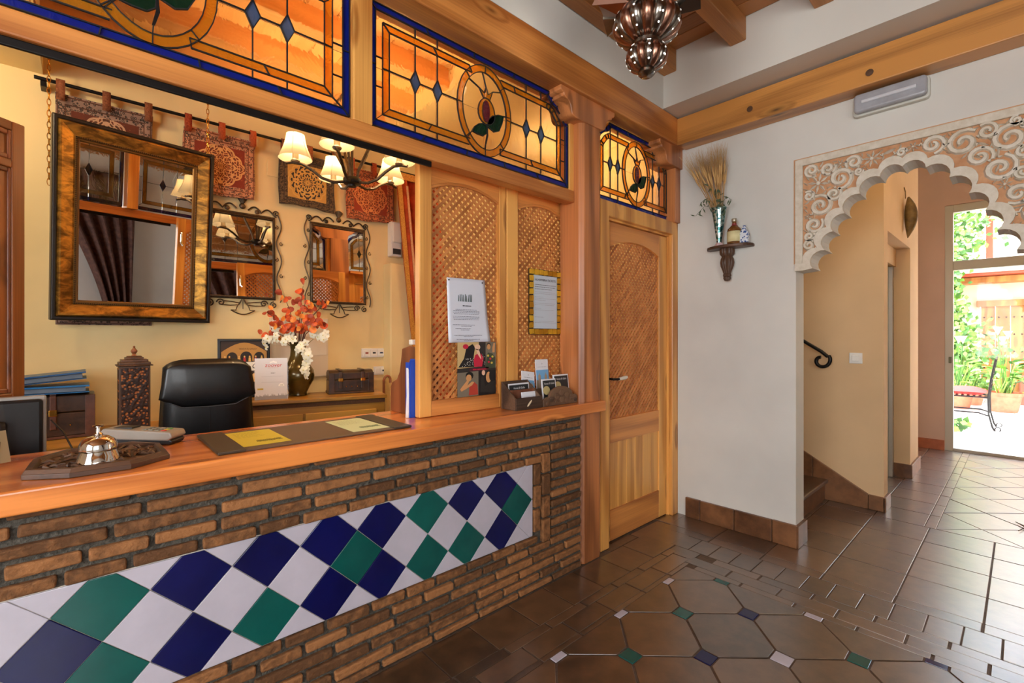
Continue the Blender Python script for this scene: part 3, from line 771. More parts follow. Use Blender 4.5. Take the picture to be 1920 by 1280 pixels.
lattice(d1, archtop(2.459, 3.041, .777, 1.866, .057), dy0+.012, wood('door_lattice_timber', (160, 92, 44), (212, 140, 78), 'Z', rough=.5, coat=0, knots=0))
MB().box(2.418, 2.440, 1.752, 1.761, .935, 1.085).build('lock_plate', M_BLACKM, d1, bevel=.002)
h = MB().tube([(2.429, 1.756, 1.035), (2.429, 1.715, 1.035), (2.440, 1.705, 1.035), (2.475, 1.703, 1.035)], .0075, 8).build('handle', M_BLACKM, d1, smooth=True)
MB().tube([(2.470, 1.703, 1.035), (2.50, 1.702, 1.037), (2.535, 1.70, 1.041), (2.552, 1.70, 1.043)], [.009, .011, .013, .009], 10).build('grip', plain(226, 220, 205, .2), h, smooth=True)

# ================================================================== COUNTER
ctr = thing('reception_counter', 'brick reception counter with a panel of white, navy and teal tiles', 'counter', (.9, 1.8, 0))
MB().box(-1.6, 2.088, 1.702, 1.95, 0, .862).build('mortar', M_MORTAR, ctr)
rb = random.Random(11)
def brick(x0, x1, z0, z1, y=1.686):
    j = lambda s=.0028: rb.uniform(-s, s)
    yy = y+j(.003)
    vs = [(x0+j(), yy+j(), z0+j()), (x1+j(), yy+j(), z0+j()), (x1, 1.72, z0), (x0, 1.72, z0), (x0+j(), yy+j(), z1+j()), (x1+j(), yy+j(), z1+j()), (x1, 1.72, z1), (x0, 1.72, z1)]
    MB().add(vs, [(0,3,2,1),(4,5,6,7),(0,1,5,4),(1,2,6,5),(2,3,7,6),(3,0,4,7)]).build('brick', M_BRICK, ctr, bevel=.007, seg=3)
def course(xa, xb, z, lens, start, hgt=.0335, y=1.686):
    x = xa - start; i = 0
    while x < xb - .02:
        L = lens[i % len(lens)]*rb.uniform(.95, 1.05); a, b = max(x, xa), min(x+L, xb)
        if b-a > .02: brick(a, b, z-hgt/2, z+hgt/2, y)
        x += L+.014; i += 1
course(-.55, 2.08, .853, [.24], .1, .018)
course(-.55, 1.82, .812, [.24], .07); course(-.55, 1.82, .763, [.24, .24, .23], .14)
course(-.55, 1.82, .714, [.14, .125, .15], .05); course(-.55, 1.76, .6655, [.14, .13, .15], .10)
course(1.835, 2.08, .812, [.12, .11], 0); course(1.835, 2.08, .763, [.26], 0)
zz = .714; k = 0
while zz > .19:
    course(1.835, 2.08, zz, [.26] if k % 2 == 0 else [.118, .113], 0); zz -= .0503; k += 1
course(-.55, 1.76, .2585, [.14, .13, .15], .02); course(-.55, 1.82, .2095, [.15, .13, .14], .11)
course(-.55, 2.08, .160, [.24, .25, .235], .05); course(-.55, 2.08, .112, [.25, .24], .16); course(-.55, 2.08, .063, [.24, .15], .02); course(-.55, 2.08, .018, [.24], .12, .026)
for zb, zt in ((.538, .644), (.422, .531), (.296, .412)): brick(1.704, 1.752, zb, zt, 1.684)
for zb, zt in ((.592, .690), (.475, .580), (.358, .464), (.232, .347)): brick(1.762, 1.820, zb, zt, 1.682)
# glazed tiles
CM = {}
for m_, c in {0: 'T', 2: 'N', 4: 'N', 6: 'N', 8: 'N', 10: 'T', 12: 'N', 14: 'N', -4: 'T'}.items(): CM[(m_, 1)] = c
for m_, c in {0: 'T', 2: 'N', 4: 'T', 6: 'N', 8: 'N', 10: 'T', 12: 'T', 14: 'N', -2: 'N', -4: 'N'}.items(): CM[(m_, -1)] = c
for m_ in (-1, -3): CM[(m_, 0)] = 'N'
CM[(7, 0)] = 'T'; CM[(15, 0)] = 'T'
for m_ in range(-6, 18):
    for n_ in range(-2, 3):
        if (m_+n_) % 2 == 0: continue
        x, z = .042+.10325*m_, .469+.1033*n_
        p = [(x-.10325, z), (x, z-.1033), (x+.10325, z), (x, z+.1033)]
        p = crect(p, -.55, 1.698, .2800, .6465)
        if len(p) < 3 or area(p) < 2e-4: continue
        mt = {'T': M_TEAL_T, 'N': M_NAVY_T}.get(CM.get((m_, n_)), M_WHITE_T)
        p = shrink(p, .0009); MB().prism(p, 'XZ', 1.694+rb.uniform(-.0006, .0006), 1.703).build('glazed_tile', mt, ctr, bevel=.0016, seg=2)
MB().box(-.55, 1.699, 1.6985, 1.7025, .279, .648).build('tile_bed', plain(205, 196, 184, .8), ctr)
wt = MB().prism([(-1.6, 1.655), (2.272, 1.655), (2.272, 1.689), (2.087, 1.689), (2.087, 2.165), (-1.6, 2.165)], 'XY', .863, .925).build('counter_worktop', W_CTR, bevel=.008, seg=3)
tag(wt, 'thick varnished pine worktop on the brick counter', 'worktop')
# ================================================================== OFFICE BEHIND THE COUNTER
m = MB(); m.box(-2.6, 3.30, 3.60, 3.75, -.05, 3.3)
tag(m.build('wall_office_back', P_OFFICE), 'warm cream plaster wall behind the reception', 'wall', kind='structure')
tag(MB().box(3.24, 3.39, 1.902, 3.75, -.05, 3.3).build('wall_office_right', P_OFFICE), 'plaster end wall of the office', 'wall', kind='structure')
tag(MB().box(-2.6, -.155, 2.0, 3.60, 2.722, 2.99).build('wall_soffit', P_OFFICE), 'lowered plaster soffit at the left of the office', 'soffit', kind='structure')
tag(MB().box(1.72, 3.24, 1.862, 3.60, 2.862, 2.99).build('wall_soffit_right', P_OFFICE), 'lowered cream plaster soffit at the right of the office', 'soffit', kind='structure')
W_OC = wood('office_ceiling_timber', (206, 150, 86), (240, 196, 130), 'Y', rough=.5, coat=.05)
W_OB = wood('office_joist_timber', (186, 124, 66), (226, 168, 104), 'X', rough=.5, coat=.05)
oc = MB().box(-2.6, 3.30, 1.83, 3.75, 3.02, 3.1).build('ceiling_office', W_OC); tag(oc, 'timber plank ceiling of the office seen through the glass', 'ceiling', kind='structure')
for k in range(36):
    x = 3.24-.16*(k+1); MB().box(x+.003, x+.157, 1.83, 3.6, 2.998, 3.022).build('ceiling_plank', W_OC, oc)
for y in (2.10, 2.52, 2.94, 3.36): MB().box(-2.6, 3.24, y-.05, y+.05, 2.88, 3.0).build('ceiling_joist', W_OB, oc, bevel=.004, seg=1)
tag(MB().box(1.846, 2.5, 3.47, 3.602, 0, 1.90).build('trim_4', P_OFFICE, bevel=.012), 'cream plaster pilaster beside the red curtain', 'pilaster', kind='structure')

# ---- panelled door standing open at the left
W_ODZ = wood('office_door_upright', (104, 56, 22), (164, 96, 44), 'Z'); W_ODX = wood('office_door_rail', (104, 56, 22), (164, 96, 44), 'X')
t = thing('door_3', 'panelled timber door standing open at the left edge', 'door', (-.172, 2.582, 0), math.atan2(.668, .744), kind='structure')
MB().box(-.042, 0, -.02, .02, .01, 2.10).build('stile', W_ODZ, t, True, bevel=.004); MB().box(-.69, -.605, -.02, .02, .01, 2.10).build('stile', W_ODZ, t, True, bevel=.004)
for a, b in ((.01, .20), (.95, 1.09), (1.926, 1.957), (2.065, 2.10)): MB().box(-.606, -.041, -.019, .019, a, b).build('rail', W_ODX, t, True, bevel=.004)
for a, b in ((.20, .95), (1.09, 1.926), (1.957, 2.065)):
    MB().box(-.606, -.041, -.008, .008, a, b).build('panel', W_ODZ, t, True)
    mb = MB()
    for sy in (-1, 1):
        y0, y1 = (.008, .017) if sy > 0 else (-.017, -.008)
        mb.box(-.606, -.588, y0, y1, a, b); mb.box(-.053, -.041, y0, y1, a, b); mb.box(-.588, -.053, y0, y1, a, a+.018); mb.box(-.588, -.053, y0, y1, b-.018, b)
    mb.build('panel_moulding', W_RED, t, True, bevel=.004)

# ---- curtain rod and tapestries
t = thing('curtain_rod', 'dark iron rod along the top of the office wall', 'rod', (.9, 3.52, 2.67))
MB().tube([(-.185, 3.52, 2.668), (2.45, 3.52, 2.676)], .0095, 10).build('rod', M_BLACKM, t, smooth=True)
for x in (-.15, 2.3): MB().box(x-.012, x+.012, 3.52, 3.60, 2.63, 2.66).build('bracket', M_BLACKM, t, bevel=.003)
def medallion(name, field, motif, border, accent, asp, round_=False):
    t = NT(name); uv = t.coord('UV'); u, v, _ = t.sep(uv)
    a = t.math('ABSOLUTE', t.math('MULTIPLY_ADD', u, 2, -1)); b = t.math('ABSOLUTE', t.math('MULTIPLY_ADD', v, 2, -1))
    # distances to the edge in units of half the width
    ea = t.math('SUBTRACT', 1, a); eb = t.math('MULTIPLY', t.math('SUBTRACT', 1, b), asp)
    e = t.math('MINIMUM', ea, eb)
    fr = t.math('MULTIPLY', b, asp)
    ang = t.math('ARCTAN2', fr, a)
    rad = t.math('SQRT', t.math('ADD', t.math('MULTIPLY', a, a), t.math('MULTIPLY', fr, fr)))
    rad0 = rad
    if not round_: rad = t.math('MULTIPLY_ADD', t.math('ADD', a, fr), .55, t.math('MULTIPLY', rad, .35))
    lob = t.math('MULTIPLY', t.math('ABSOLUTE', t.math('COSINE', t.math('MULTIPLY', ang, 6 if not round_ else 8))), .06)
    r2 = t.math('SUBTRACT', rad, lob)
    rings = t.math('MULTIPLY_ADD', t.math('SINE', t.math('MULTIPLY', r2, 46)), .5, .5)
    pet = t.math('MULTIPLY_ADD', t.math('SINE', t.math('ADD', t.math('MULTIPLY', ang, 16), t.math('MULTIPLY', t.math('SINE', t.math('MULTIPLY', rad0, 30)), 1.8))), .5, .5)
    uvs = t.map(uv, (1, asp, 1))
    fin = t.vor(uvs, 26); fin2 = t.vor(uvs, 34)
    orn = t.math('ADD', t.math('MULTIPLY', rings, .5), t.math('MULTIPLY', pet, .5))
    medf = t.math('LESS_THAN', r2, .62 if not round_ else .60)
    mcol = t.ramp(orn, [(.30, rgb(*accent)), (.42, rgb(*motif)), (.70, rgb(*motif)), (.8, rgb(*field))], 'CONSTANT')
    fcol = t.mix(t.math('LESS_THAN', fin, .16), rgb(*field), rgb(*[int(x*.7+y*.3) for x, y in zip(field, motif)]))
    inner = t.mix(medf, fcol, mcol)
    edge = t.math('LESS_THAN', t.math('ABSOLUTE', t.math('SUBTRACT', r2, .64)), .025)
    inner = t.mix(edge, inner, rgb(*motif))
    bcol = t.mix(t.math('MULTIPLY', t.math('GREATER_THAN', fin2, .22), t.math('LESS_THAN', fin2, .48)), rgb(*border), rgb(*[int(x*.42) for x in border]))
    col = t.mix(t.math('LESS_THAN', e, .30), inner, bcol)
    lines = t.math('MULTIPLY_ADD', t.math('SINE', t.math('MULTIPLY', e, 42)), .5, .5)
    col = t.mix(t.math('MULTIPLY', t.math('LESS_THAN', e, .31), t.math('GREATER_THAN', lines, .93)), col, rgb(*accent))
    t.set(base=col, rough=.95, sheen=.3); t.bump(t.math('ADD', fin2, orn), .25, .003); return t.m
def tapestry(label, x0, x1, z0, z1, mat, tabmat, seedv, tabs=3, yc=3.567):
    t = thing('tapestry', label, 'tapestry', ((x0+x1)/2, 3.52, z0), group='tapestries hanging from the rod')
    r = random.Random(seedv); p1, p2 = r.uniform(0, 6), r.uniform(0, 6)
    def fn(u, v):
        z = z0+(z1-z0)*v; w = (1-v)
        return (x0+(x1-x0)*u + .006*math.sin(7*v+p1)*w, yc+.010*math.sin(5*u*PI+p1)*w+.006*math.sin(3*v+p2)*w-(yc-3.52)*max(0, 8*v-7), z-.010*math.sin(PI*u*1.3+p2)*w)
    c = MB().grid(20, 24, fn).build('cloth', mat, t, smooth=True, solid=.004, uv=lambda p: ((p[0]-x0)/(x1-x0), (p[2]-z0)/(z1-z0)))
    for k in range(tabs):
        xc = x0+.022+(x1-x0-.044)*k/(tabs-1)
        pr = [(3.507, z1-.03), (3.505, 2.665), (3.508, 2.684), (3.52, 2.690), (3.532, 2.684), (3.535, 2.665), (3.533, z1-.03)]
        MB().grid(1, len(pr)-1, lambda u, v: (xc-.018+.036*u, *pr[min(len(pr)-1, int(round(v*(len(pr)-1))))])).build('tab', tabmat, t, smooth=True, solid=.003)
M_TAB1 = speckle('brown_tab_cloth', (96, 50, 26), (160, 96, 60), 120, .95, .3); M_TAB2 = speckle('red_tab_cloth', (140, 50, 22), (196, 96, 52), 120, .95, .3)
tapestry('brown tapestry with a grey border partly behind the large mirror', -.106, .315, 2.215, 2.615, medallion('brown_tapestry', (96, 42, 22), (190, 150, 118), (150, 120, 104), (84, 50, 34), .95), M_TAB1, 1)
lw = MB().grid(20, 12, lambda u, v: (-.106+.42*u, 3.585+.005*math.sin(9*u), 1.366+.7*v)).build('wall_hanging', medallion('grey_hanging', (96, 42, 22), (190, 150, 118), (140, 112, 98), (84, 50, 34), 1.6), smooth=True, solid=.004, uv=lambda p: ((p[0]+.106)/.42, (p[2]-1.366)/.7))
tag(lw, 'grey patterned wall hanging showing below the large mirror', 'wall hanging')
tapestry('russet medallion tapestry to the right of the large mirror', .468, .875, 2.235, 2.615, medallion('russet_tapestry', (128, 44, 22), (224, 168, 104), (198, 140, 104), (120, 60, 34), .93), M_TAB2, 2)
tapestry('black and gold tapestry with a round rosette', 1.028, 1.425, 2.245, 2.615, medallion('gold_tapestry', (198, 154, 78), (212, 170, 92), (96, 76, 52), (52, 44, 40), .93, True), M_TAB1, 3)
tapestry('orange red medallion tapestry beside the curtain', 1.522, 1.93, 2.235, 2.615, medallion('orange_tapestry', (146, 52, 24), (214, 138, 80), (190, 110, 66), (120, 50, 24), .93), M_TAB2, 4)
# red curtain with gold braid
t = thing('red_curtain', 'russet velvet curtain with gold braid beside the shutters', 'curtain', (2.1, 3.44, .4))
def edge_x(z): return 2.040-.15*max(0, min(1, (z-1.2)/1.4))**.9
def cur(u, v):
    z = .4+2.23*v; x0 = edge_x(z); x1 = x0+.40
    return (x0+(x1-x0)*u, 3.435+.028*math.sin(u*26+1)*(.5+.5*v), z)
MB().grid(60, 24, cur).build('velvet', speckle('russet_velvet', (140, 48, 14), (206, 84, 32), 14, .85, .1, rnd=0), t, smooth=True, solid=.004)
M_BRAID = speckle('gold_braid', (150, 84, 24), (228, 168, 66), 160, .6, .8, .004, rnd=0)
MB().grid(4, 40, lambda u, v: (edge_x(.4+2.23*v)-.012+.038*u, 3.424, .4+2.23*v)).build('braid', M_BRAID, t, solid=.008)
MB().grid(4, 40, lambda u, v: (edge_x(.4+2.13*v)+.055+.018*u, 3.405, .4+2.13*v)).build('braid', speckle('pale_braid', (176, 110, 70), (232, 190, 150), 160, .7, .8, .004, rnd=0), t, solid=.005)
MB().box(1.89, 2.29, 3.405, 3.418, 2.575, 2.630).build('heading_braid', M_BRAID, t)
MB().tube([(2.06, 3.40, 2.36), (2.06, 3.395, 2.30)], .004, 6).build('tassel_cord', plain(230, 200, 190, .6), t); MB().ball((2.06, 3.395, 2.275), .015, 10, 8, (1, 1, 1.4)).build('tassel', plain(120, 40, 20, .7), t, smooth=True)

# ---- chains
def chain(name, label, x, z0, z1, y):
    t = thing(name, label, 'chain', (x, y, z0))
    n = int((z1-z0)/.030); base = None
    def link():
        mb = MB(); pts = []
        for i in range(13):
            a = 2*PI*i/12; pts.append((.0075*math.cos(a), 0, .019*math.sin(a)*1.0))
        return mb.tube(pts, .0018, 5, cap=False)
    l0 = link().build('link', M_BRASS, t, True, smooth=True); l0.location = (0, 0, .015)
    for k in range(1, n):
        c = l0.copy(); COL.objects.link(c); c.parent = t; c.location = (0, 0, .015+.030*k); c.rotation_euler = (0, 0, PI/2*(k % 2)+.3); c.name = 'link'
chain('hanging_chain', 'brass chain above the left corner of the large mirror', -.127, 2.10, 2.86, 3.47)
chain('hanging_chain', 'brass chain in front of the russet tapestry', .585, 2.40, 2.86, 3.47)

# ---- framed mirrors
def rings(mb, w, h, prof):
    n = len(prof); vs = []
    for i, y in prof:
        vs += [(-w/2+i, y, i), (w/2-i, y, i), (w/2-i, y, h-i), (-w/2+i, y, h-i)]
    fs = [(4*k+j, 4*k+(j+1) % 4, 4*(k+1)+(j+1) % 4, 4*(k+1)+j) for k in range(n-1) for j in range(4)]
    return mb.add(vs, fs)
t = thing('large_mirror', 'large wall mirror in a wide antique gold frame', 'mirror', (.2405, 3.512, 1.388)); t.rotation_euler = (math.radians(4.3), 0, math.radians(8.5))
M_GILT = NT('antique_gilt'); v_ = M_GILT.coord(); nn = M_GILT.noise(M_GILT.map(v_, (1, 1, 2.2)), 9, 5, .65, .6)
M_GILT.set(base=M_GILT.ramp(nn, [(.30, rgb(60, 44, 20)), (.46, rgb(128, 92, 40)), (.62, rgb(206, 150, 62))]), metal=.75, rough=.38); M_GILT.bump(nn, .15, .003)
W_, H_ = .740, 1.066
rings(MB(), W_, H_, [(0, .03), (0, -.020), (.006, -.026), (.018, -.026), (.022, -.020)]).build('outer_edge', plain(30, 26, 24, .35), t, True, bevel=.002)
rings(MB(), W_, H_, [(.022, -.020), (.030, -.034), (.036, -.034), (.088, -.012)]).build('gilt_moulding', M_GILT.m, t, True)
rings(MB(), W_, H_, [(.088, -.012), (.091, -.018), (.096, -.018), (.099, -.010), (.106, -.010), (.112, .002)]).build('inner_moulding', plain(120, 88, 44, .35, .6), t, True)
mb = MB()
for k in range(60):
    for zz in (.0935, H_-.0935): mb.ball((-W_/2+.0935+(W_-.187)*k/59, -.017, zz), .004, 6, 4)
for k in range(88):
    for xx in (-W_/2+.0935, W_/2-.0935): mb.ball((xx, -.017, .0935+(H_-.187)*k/87), .004, 6, 4)
mb.build('beading', plain(62, 46, 28, .4, .6), t, True, smooth=True)
MB().box(-W_/2+.10, W_/2-.10, .000, .006, .10, H_-.10).build('glass', M_MIRROR, t, True)
MB().box(-W_/2+.02, W_/2-.02, .006, .028, .02, H_-.02).build('backing', plain(60, 44, 30, .8), t, True)

def spiral(cx, cz, r, turns, a0, sgn, n=22, rmin=.15): return [(cx+r*(1-(1-rmin)*i/n)*math.cos(a0+sgn*turns*2*PI*i/n), 0, cz+r*(1-(1-rmin)*i/n)*math.sin(a0+sgn*turns*2*PI*i/n)) for i in range(n+1)]
def iron_mirror(label, loc, w, h, tilt):
    t = thing('iron_mirror', label, 'mirror', loc, group='iron framed mirrors'); t.rotation_euler = (math.radians(tilt), 0, 0)
    rings(MB(), w, h, [(0, .012), (0, -.010), (.006, -.014), (.014, -.014), (.018, -.004)]).build('frame', M_IRON, t, True)
    MB().box(-w/2+.014, w/2-.014, -.004, .004, .014, h-.014).build('glass', M_MIRROR, t, True)
    MB().box(-w/2+.005, w/2-.005, .004, .012, .005, h-.005).build('backing', plain(50, 40, 30, .8), t, True)
    for s in (-1, 1):
        path = []
        for i in range(41):
            f = i/40; z = -.015+(h+.045)*f
            path.append((s*(w/2+.026+.016*math.sin(f*5*PI+.4)), -.004, z))
        MB().tube(path, .0045, 6).build('side_scroll', M_IRON, t, True, smooth=True)
        for k in range(5):
            zc = h*(.10+.2*k); sg = 1 if k % 2 else -1
            cx = s*(w/2+.026+.004*sg)
            MB().tube([(x, -.004, z) for x, _, z in spiral(cx+s*.012*sg, zc, .014, 1.2, PI/2, s*sg, 14)], .003, 5).build('curl', M_IRON, t, True, smooth=True)
        MB().tube([(x, -.004, z) for x, _, z in spiral(s*(w/2+.010), h+.040, .024, 1.5, -PI/2, -s, 24)], .0045, 6).build('corner_scroll', M_IRON, t, True, smooth=True)
        pts = [(s*(w/2-.005), -.004, h+.022)] + [(s*(w/2-.005-(w/2-.04)*f), -.004, h+.022+.032*abs(math.sin(f*2*PI))+.012*f) for f in [i/18 for i in range(1, 19)]]
        MB().tube(pts, .0055, 6).build('crest_arm', M_IRON, t, True, smooth=True)
        MB().ball((s*w*.22, -.006, h+.030), .013, 8, 6, (1.2, .6, 1.2)).build('crest_boss', M_IRON, t, True, smooth=True)
        MB().tube([(x, -.004, z) for x, _, z in spiral(s*(w/2-.012), -.035, .024, 1.5, PI/2, s, 24)], .0045, 6).build('foot_scroll', M_IRON, t, True, smooth=True)
        MB().tube([(x, -.004, z) for x, _, z in spiral(s*(w/2-.075), -.030, .024, 1.4, 0 if s > 0 else PI, s, 24)], .0045, 6).build('foot_scroll', M_IRON, t, True, smooth=True)
        for q, (xe, ze) in enumerate(((.115, -.018), (.125, -.045), (.072, -.078))):
            pts = [(s*.006, -.004, -.004), (s*(.015+.1*q*.1), -.004, -.03-.012*q), (s*xe*.6, -.004, ze*.95-.004), (s*xe, -.004, ze)]
            MB().tube(pts, .0035, 6).build('fan_rib', M_IRON, t, True, smooth=True)
    MB().tube([(-.072+.144*f, -.004, -.078-.028*math.sin(PI*f)) for f in [i/14 for i in range(15)]], .0045, 6).build('fan_rim', M_IRON, t, True, smooth=True)
    MB().tube([(0, -.004, 0), (0, -.004, -.07)], .003, 6).build('fan_rib', M_IRON, t, True)
    mb = MB()
    for k in range(-3, 4): mb.tube([(0, -.006, h+.065), (.034*math.sin(k*.30), -.012, h+.085+.040*math.cos(k*.28))], [.004, .0075], 6)
    mb.build('shell', M_IRON, t, True, smooth=True)
    MB().ball((0, -.008, h+.055), .020, 10, 8, (1, .6, 1)).build('crest_boss', M_IRON, t, True, smooth=True)
    MB().box(-w/2, w/2, -.008, .004, h+.002, h+.012).build('crest_bar', M_IRON, t, True)
iron_mirror('scrolled iron mirror half hidden by the large gold mirror', (.805, 3.578, 1.556), .410, .575, -1.6)
iron_mirror('scrolled iron mirror on its own above the leather chest', (1.468, 3.578, 1.552), .430, .595, -1.6)

# ---- chandelier
M_OPAL = NT('lit_opal_glass'); M_OPAL.set(base=(1, 1, 1, 1), em=(1, .82, .55, 1), es=3.0)
# unseen lamps added to brighten the office and the hall
for lx_, ly_, lb in ((2.9, 2.4, 'unseen round lamp added to brighten the right end of the office'), (-.75, 2.75, 'unseen round lamp added to brighten the left end of the office'), (4.0, .15, 'unseen round lamp added to brighten the hall behind the arch')):
    cz_ = 3.42 if lx_ > 3.5 else 2.862 if lx_ > 0 else 2.722
    t = thing('ceiling_lamp', lb, 'ceiling lamp', (lx_, ly_, cz_-.06), group='flush ceiling lamps')
    MB().lathe([(.0, 0), (.08, .006), (.12, .024), (.13, .045), (.0, .045)], (lx_, ly_, cz_-.062), 28).build('glass_bowl', M_OPAL.m, t, smooth=True)
    MB().lathe([(.0, 0), (.14, 0), (.14, .016), (.0, .016)], (lx_, ly_, cz_-.0165), 28).build('rim', M_BRASS, t, smooth=True)
    light('ceiling_lamp_glow', 'POINT', (lx_, ly_, cz_-.13), 20, (1, .74, .42), shadow_soft_size=.06)
t = thing('chandelier', 'iron chandelier with five lit fabric shades', 'chandelier', (1.142, 2.60, 2.16))
hx, hy = 1.142, 2.60
MB().lathe([(.0, 0), (.022, .002), (.024, .012), (.046, .018), (.050, .026), (.050, .044), (.044, .052), (.0, .054)], (hx, hy, 2.155), 28).build('hub', M_BLACKM, t, smooth=True)
MB().tube([(hx, hy, 2.20), (hx, hy, 2.88)], .008, 8).build('stem', M_IRON, t, smooth=True)
MB().lathe([(.0, 0), (.03, -.004), (.055, -.03), (.0, -.034)][::-1], (hx, hy, 2.88), 20).build('ceiling_rose', M_IRON, t, smooth=True)
M_SHADE = NT('parchment_shade'); d_ = M_SHADE.node('BsdfTranslucent'); d_.inputs[0].default_value = (.16, .125, .075, 1)
df = M_SHADE.node('BsdfDiffuse'); df.inputs[0].default_value = (.30, .24, .16, 1)
mx = M_SHADE.node('MixShader'); mx.inputs[0].default_value = .5; M_SHADE.link(d_.outputs[0], mx.inputs[1]); M_SHADE.link(df.outputs[0], mx.inputs[2])
em = M_SHADE.node('Emission'); em.inputs[0].default_value = (1, .78, .48, 1); em.inputs[1].default_value = .12
ad = M_SHADE.node('AddShader'); M_SHADE.link(mx.outputs[0], ad.inputs[0]); M_SHADE.link(em.outputs[0], ad.inputs[1]); M_SHADE.link(ad.outputs[0], M_SHADE.out.inputs[0])
M_BULB = NT('lit_bulb'); M_BULB.set(base=(1, 1, 1, 1), em=(1, .85, .6, 1), es=14.0)
for k in range(5):
    a = math.radians(160+72*k); ca, sa = math.cos(a), math.sin(a)
    P = lambda r, z: (hx+r*ca, hy+r*sa, z)
    MB().tube([P(.04, 2.182), P(.10, 2.172), P(.16, 2.188), P(.21, 2.225), P(.26, 2.252), P(.31, 2.254), P(.345, 2.246)], .0085, 8).build('arm', M_IRON, t, smooth=True)
    MB().tube([P(.03, 2.19), P(.045, 2.26), P(.10, 2.36), P(.14, 2.46), P(.10, 2.60), P(.02, 2.72)], .008, 8).build('upper_rod', M_IRON, t, smooth=True)
    c = P(.295, 2.254)
    MB().lathe([(.0, 0), (.020, .002), (.024, .010), (.018, .016), (.016, .020), (.016, .060), (.0, .060)], c, 16).build('candle_holder', plain(150, 130, 100, .5), t, smooth=True)
    sh = MB().lathe([(.086, .020), (.078, .042), (.066, .070), (.056, .100), (.050, .128), (.047, .152)], c, 24)
    s_ = MB(); s_.v = sh.v; s_.f = sh.f[:-2]; s_.m = [0]*len(s_.f)
    so = s_.build('shade', M_SHADE.m, t, smooth=True)
    mb = MB()
    for q in range(6):
        b = 2*PI*q/6
        mb.tube([(c[0]+(r+.0008)*math.cos(b), c[1]+(r+.0008)*math.sin(b), c[2]+z) for r, z in [(.086, .020), (.078, .042), (.066, .070), (.056, .100), (.050, .128), (.047, .152)]], .0011, 4)
    mb.build('seam', plain(206, 180, 140, .8), so)
    MB().ball((c[0], c[1], c[2]+.082), .017, 10, 8, (1, 1, 1.4)).build('bulb', M_BULB.m, t, smooth=True)
    light('chandelier_lamp', 'POINT', (c[0], c[1], c[2]+.115), 15, (1, .72, .38), shadow_soft_size=.022)

# ---- wall fittings
def socket_plate(label, x0, x1, z0, z1, slots, cat='socket'):
    t = thing('socket_plate', label, cat, ((x0+x1)/2, 3.595, z0))
    MB().box(x0, x1, 3.587, 3.600, z0, z1).build('plate', M_WHITEP, t, bevel=.004)
    n = len(slots); w = (x1-x0-.02)/n
    for i, c in enumerate(slots):
        a = x0+.01+w*i
        MB().box(a+.004, a+w-.004, 3.583, 3.590, z0+.012, z1-.012).build('module', plain(240, 236, 226, .4), t, bevel=.002)
        if c: MB().box(a+w*.3, a+w*.7, 3.5815, 3.5835, (z0+z1)/2-.006, (z0+z1)/2+.006).build('slot', plain(*c, .4), t)
socket_plate('white triple socket plate above the sideboard', 1.656, 1.866, 1.130, 1.204, [(150, 60, 40), (40, 40, 40), (60, 70, 90)])
socket_plate('white double socket plate just above the leather chest', 1.760, 1.876, .985, 1.055, [None, (40, 44, 60)])
t = thing('plug_adaptor', 'small white plug adaptor beside the triple socket', 'adaptor', (1.912, 3.59, 1.1))
MB().box(1.882, 1.943, 3.560, 3.600, 1.100, 1.178).build('body', M_WHITEP, t, bevel=.006); MB().box(1.900, 1.925, 3.556, 3.562, 1.085, 1.100).build('clip', plain(200, 190, 170, .5), t)
tag(MB().box(.962, 1.046, 3.594, 3.600, 2.433, 2.553).build('blank_cover', P_OFFICE, bevel=.002), 'cream blank cover plate between two tapestries', 'cover plate')
t = thing('wall_phone', 'white wall intercom box beside the curtain', 'intercom', (1.95, 3.58, 1.96))
MB().box(1.885, 1.985, 3.53, 3.60, 1.965, 2.255).build('body', M_WHITEP, t, bevel=.01); MB().box(1.895, 1.975, 3.515, 3.535, 2.08, 2.245).build('handset', plain(236, 232, 220, .4), t, bevel=.008); MB().box(1.90, 1.97, 3.524, 3.532, 1.985, 2.03).build('button', plain(60, 60, 60, .4), t)
t = thing('notice_board', 'pale board with papers on the wall behind the flowers', 'notice board', (1.18, 3.59, 1.0))
MB().box(.975, 1.385, 3.580, 3.600, 1.00, 1.435).build('board', plain(222, 210, 190, .6), t, bevel=.004)
for a, b, c, d in ((.99, 1.14, 1.24, 1.42), (1.15, 1.37, 1.30, 1.42), (1.15, 1.37, 1.16, 1.28)): MB().box(a, b, 3.577, 3.580, c, d).build('paper', plain(232, 226, 214, .7), t)

# ---- sideboard
sb = thing('sideboard', 'low oak sideboard with drawers against the office wall', 'sideboard', (1.56, 2.98, 0), -.237)
MB().box(-1.0, -.012, .015, .36, .08, .875).build('carcass', W_OAK, sb, True, bevel=.003)
MB().box(-1.02, 0, 0, .37, .876, .90).build('top', W_OAK, sb, True, bevel=.004)
MB().box(-1.0, -.012, .009, .017, .848, .874).build('carved_strip', speckle('carved_dark_strip', (30, 18, 10), (92, 56, 26), 160, .7, 1, .006), sb, True)
for k, (a, b) in enumerate(((-.985, -.535), (-.520, -.07))):
    d = MB().box(a, b, .003, .016, .64, .805).build('drawer', W_OAK, sb, True, bevel=.004)
    MB().ball(((a+b)/2, -.012, .72), .014, 10, 8).build('knob', M_BLACKM, d, True, smooth=True)
    d = MB().box(a, b, .003, .016, .12, .62).build('door', W_OAK, sb, True, bevel=.004)
    MB().ball((b-.04, -.012, .45), .012, 10, 8).build('knob', M_BLACKM, d, True, smooth=True)
for a in (-.98, -.04):
    for y in (.03, .31): MB().box(a, a+.035, y, y+.035, 0, .08).build('foot', W_OAK, sb, True)
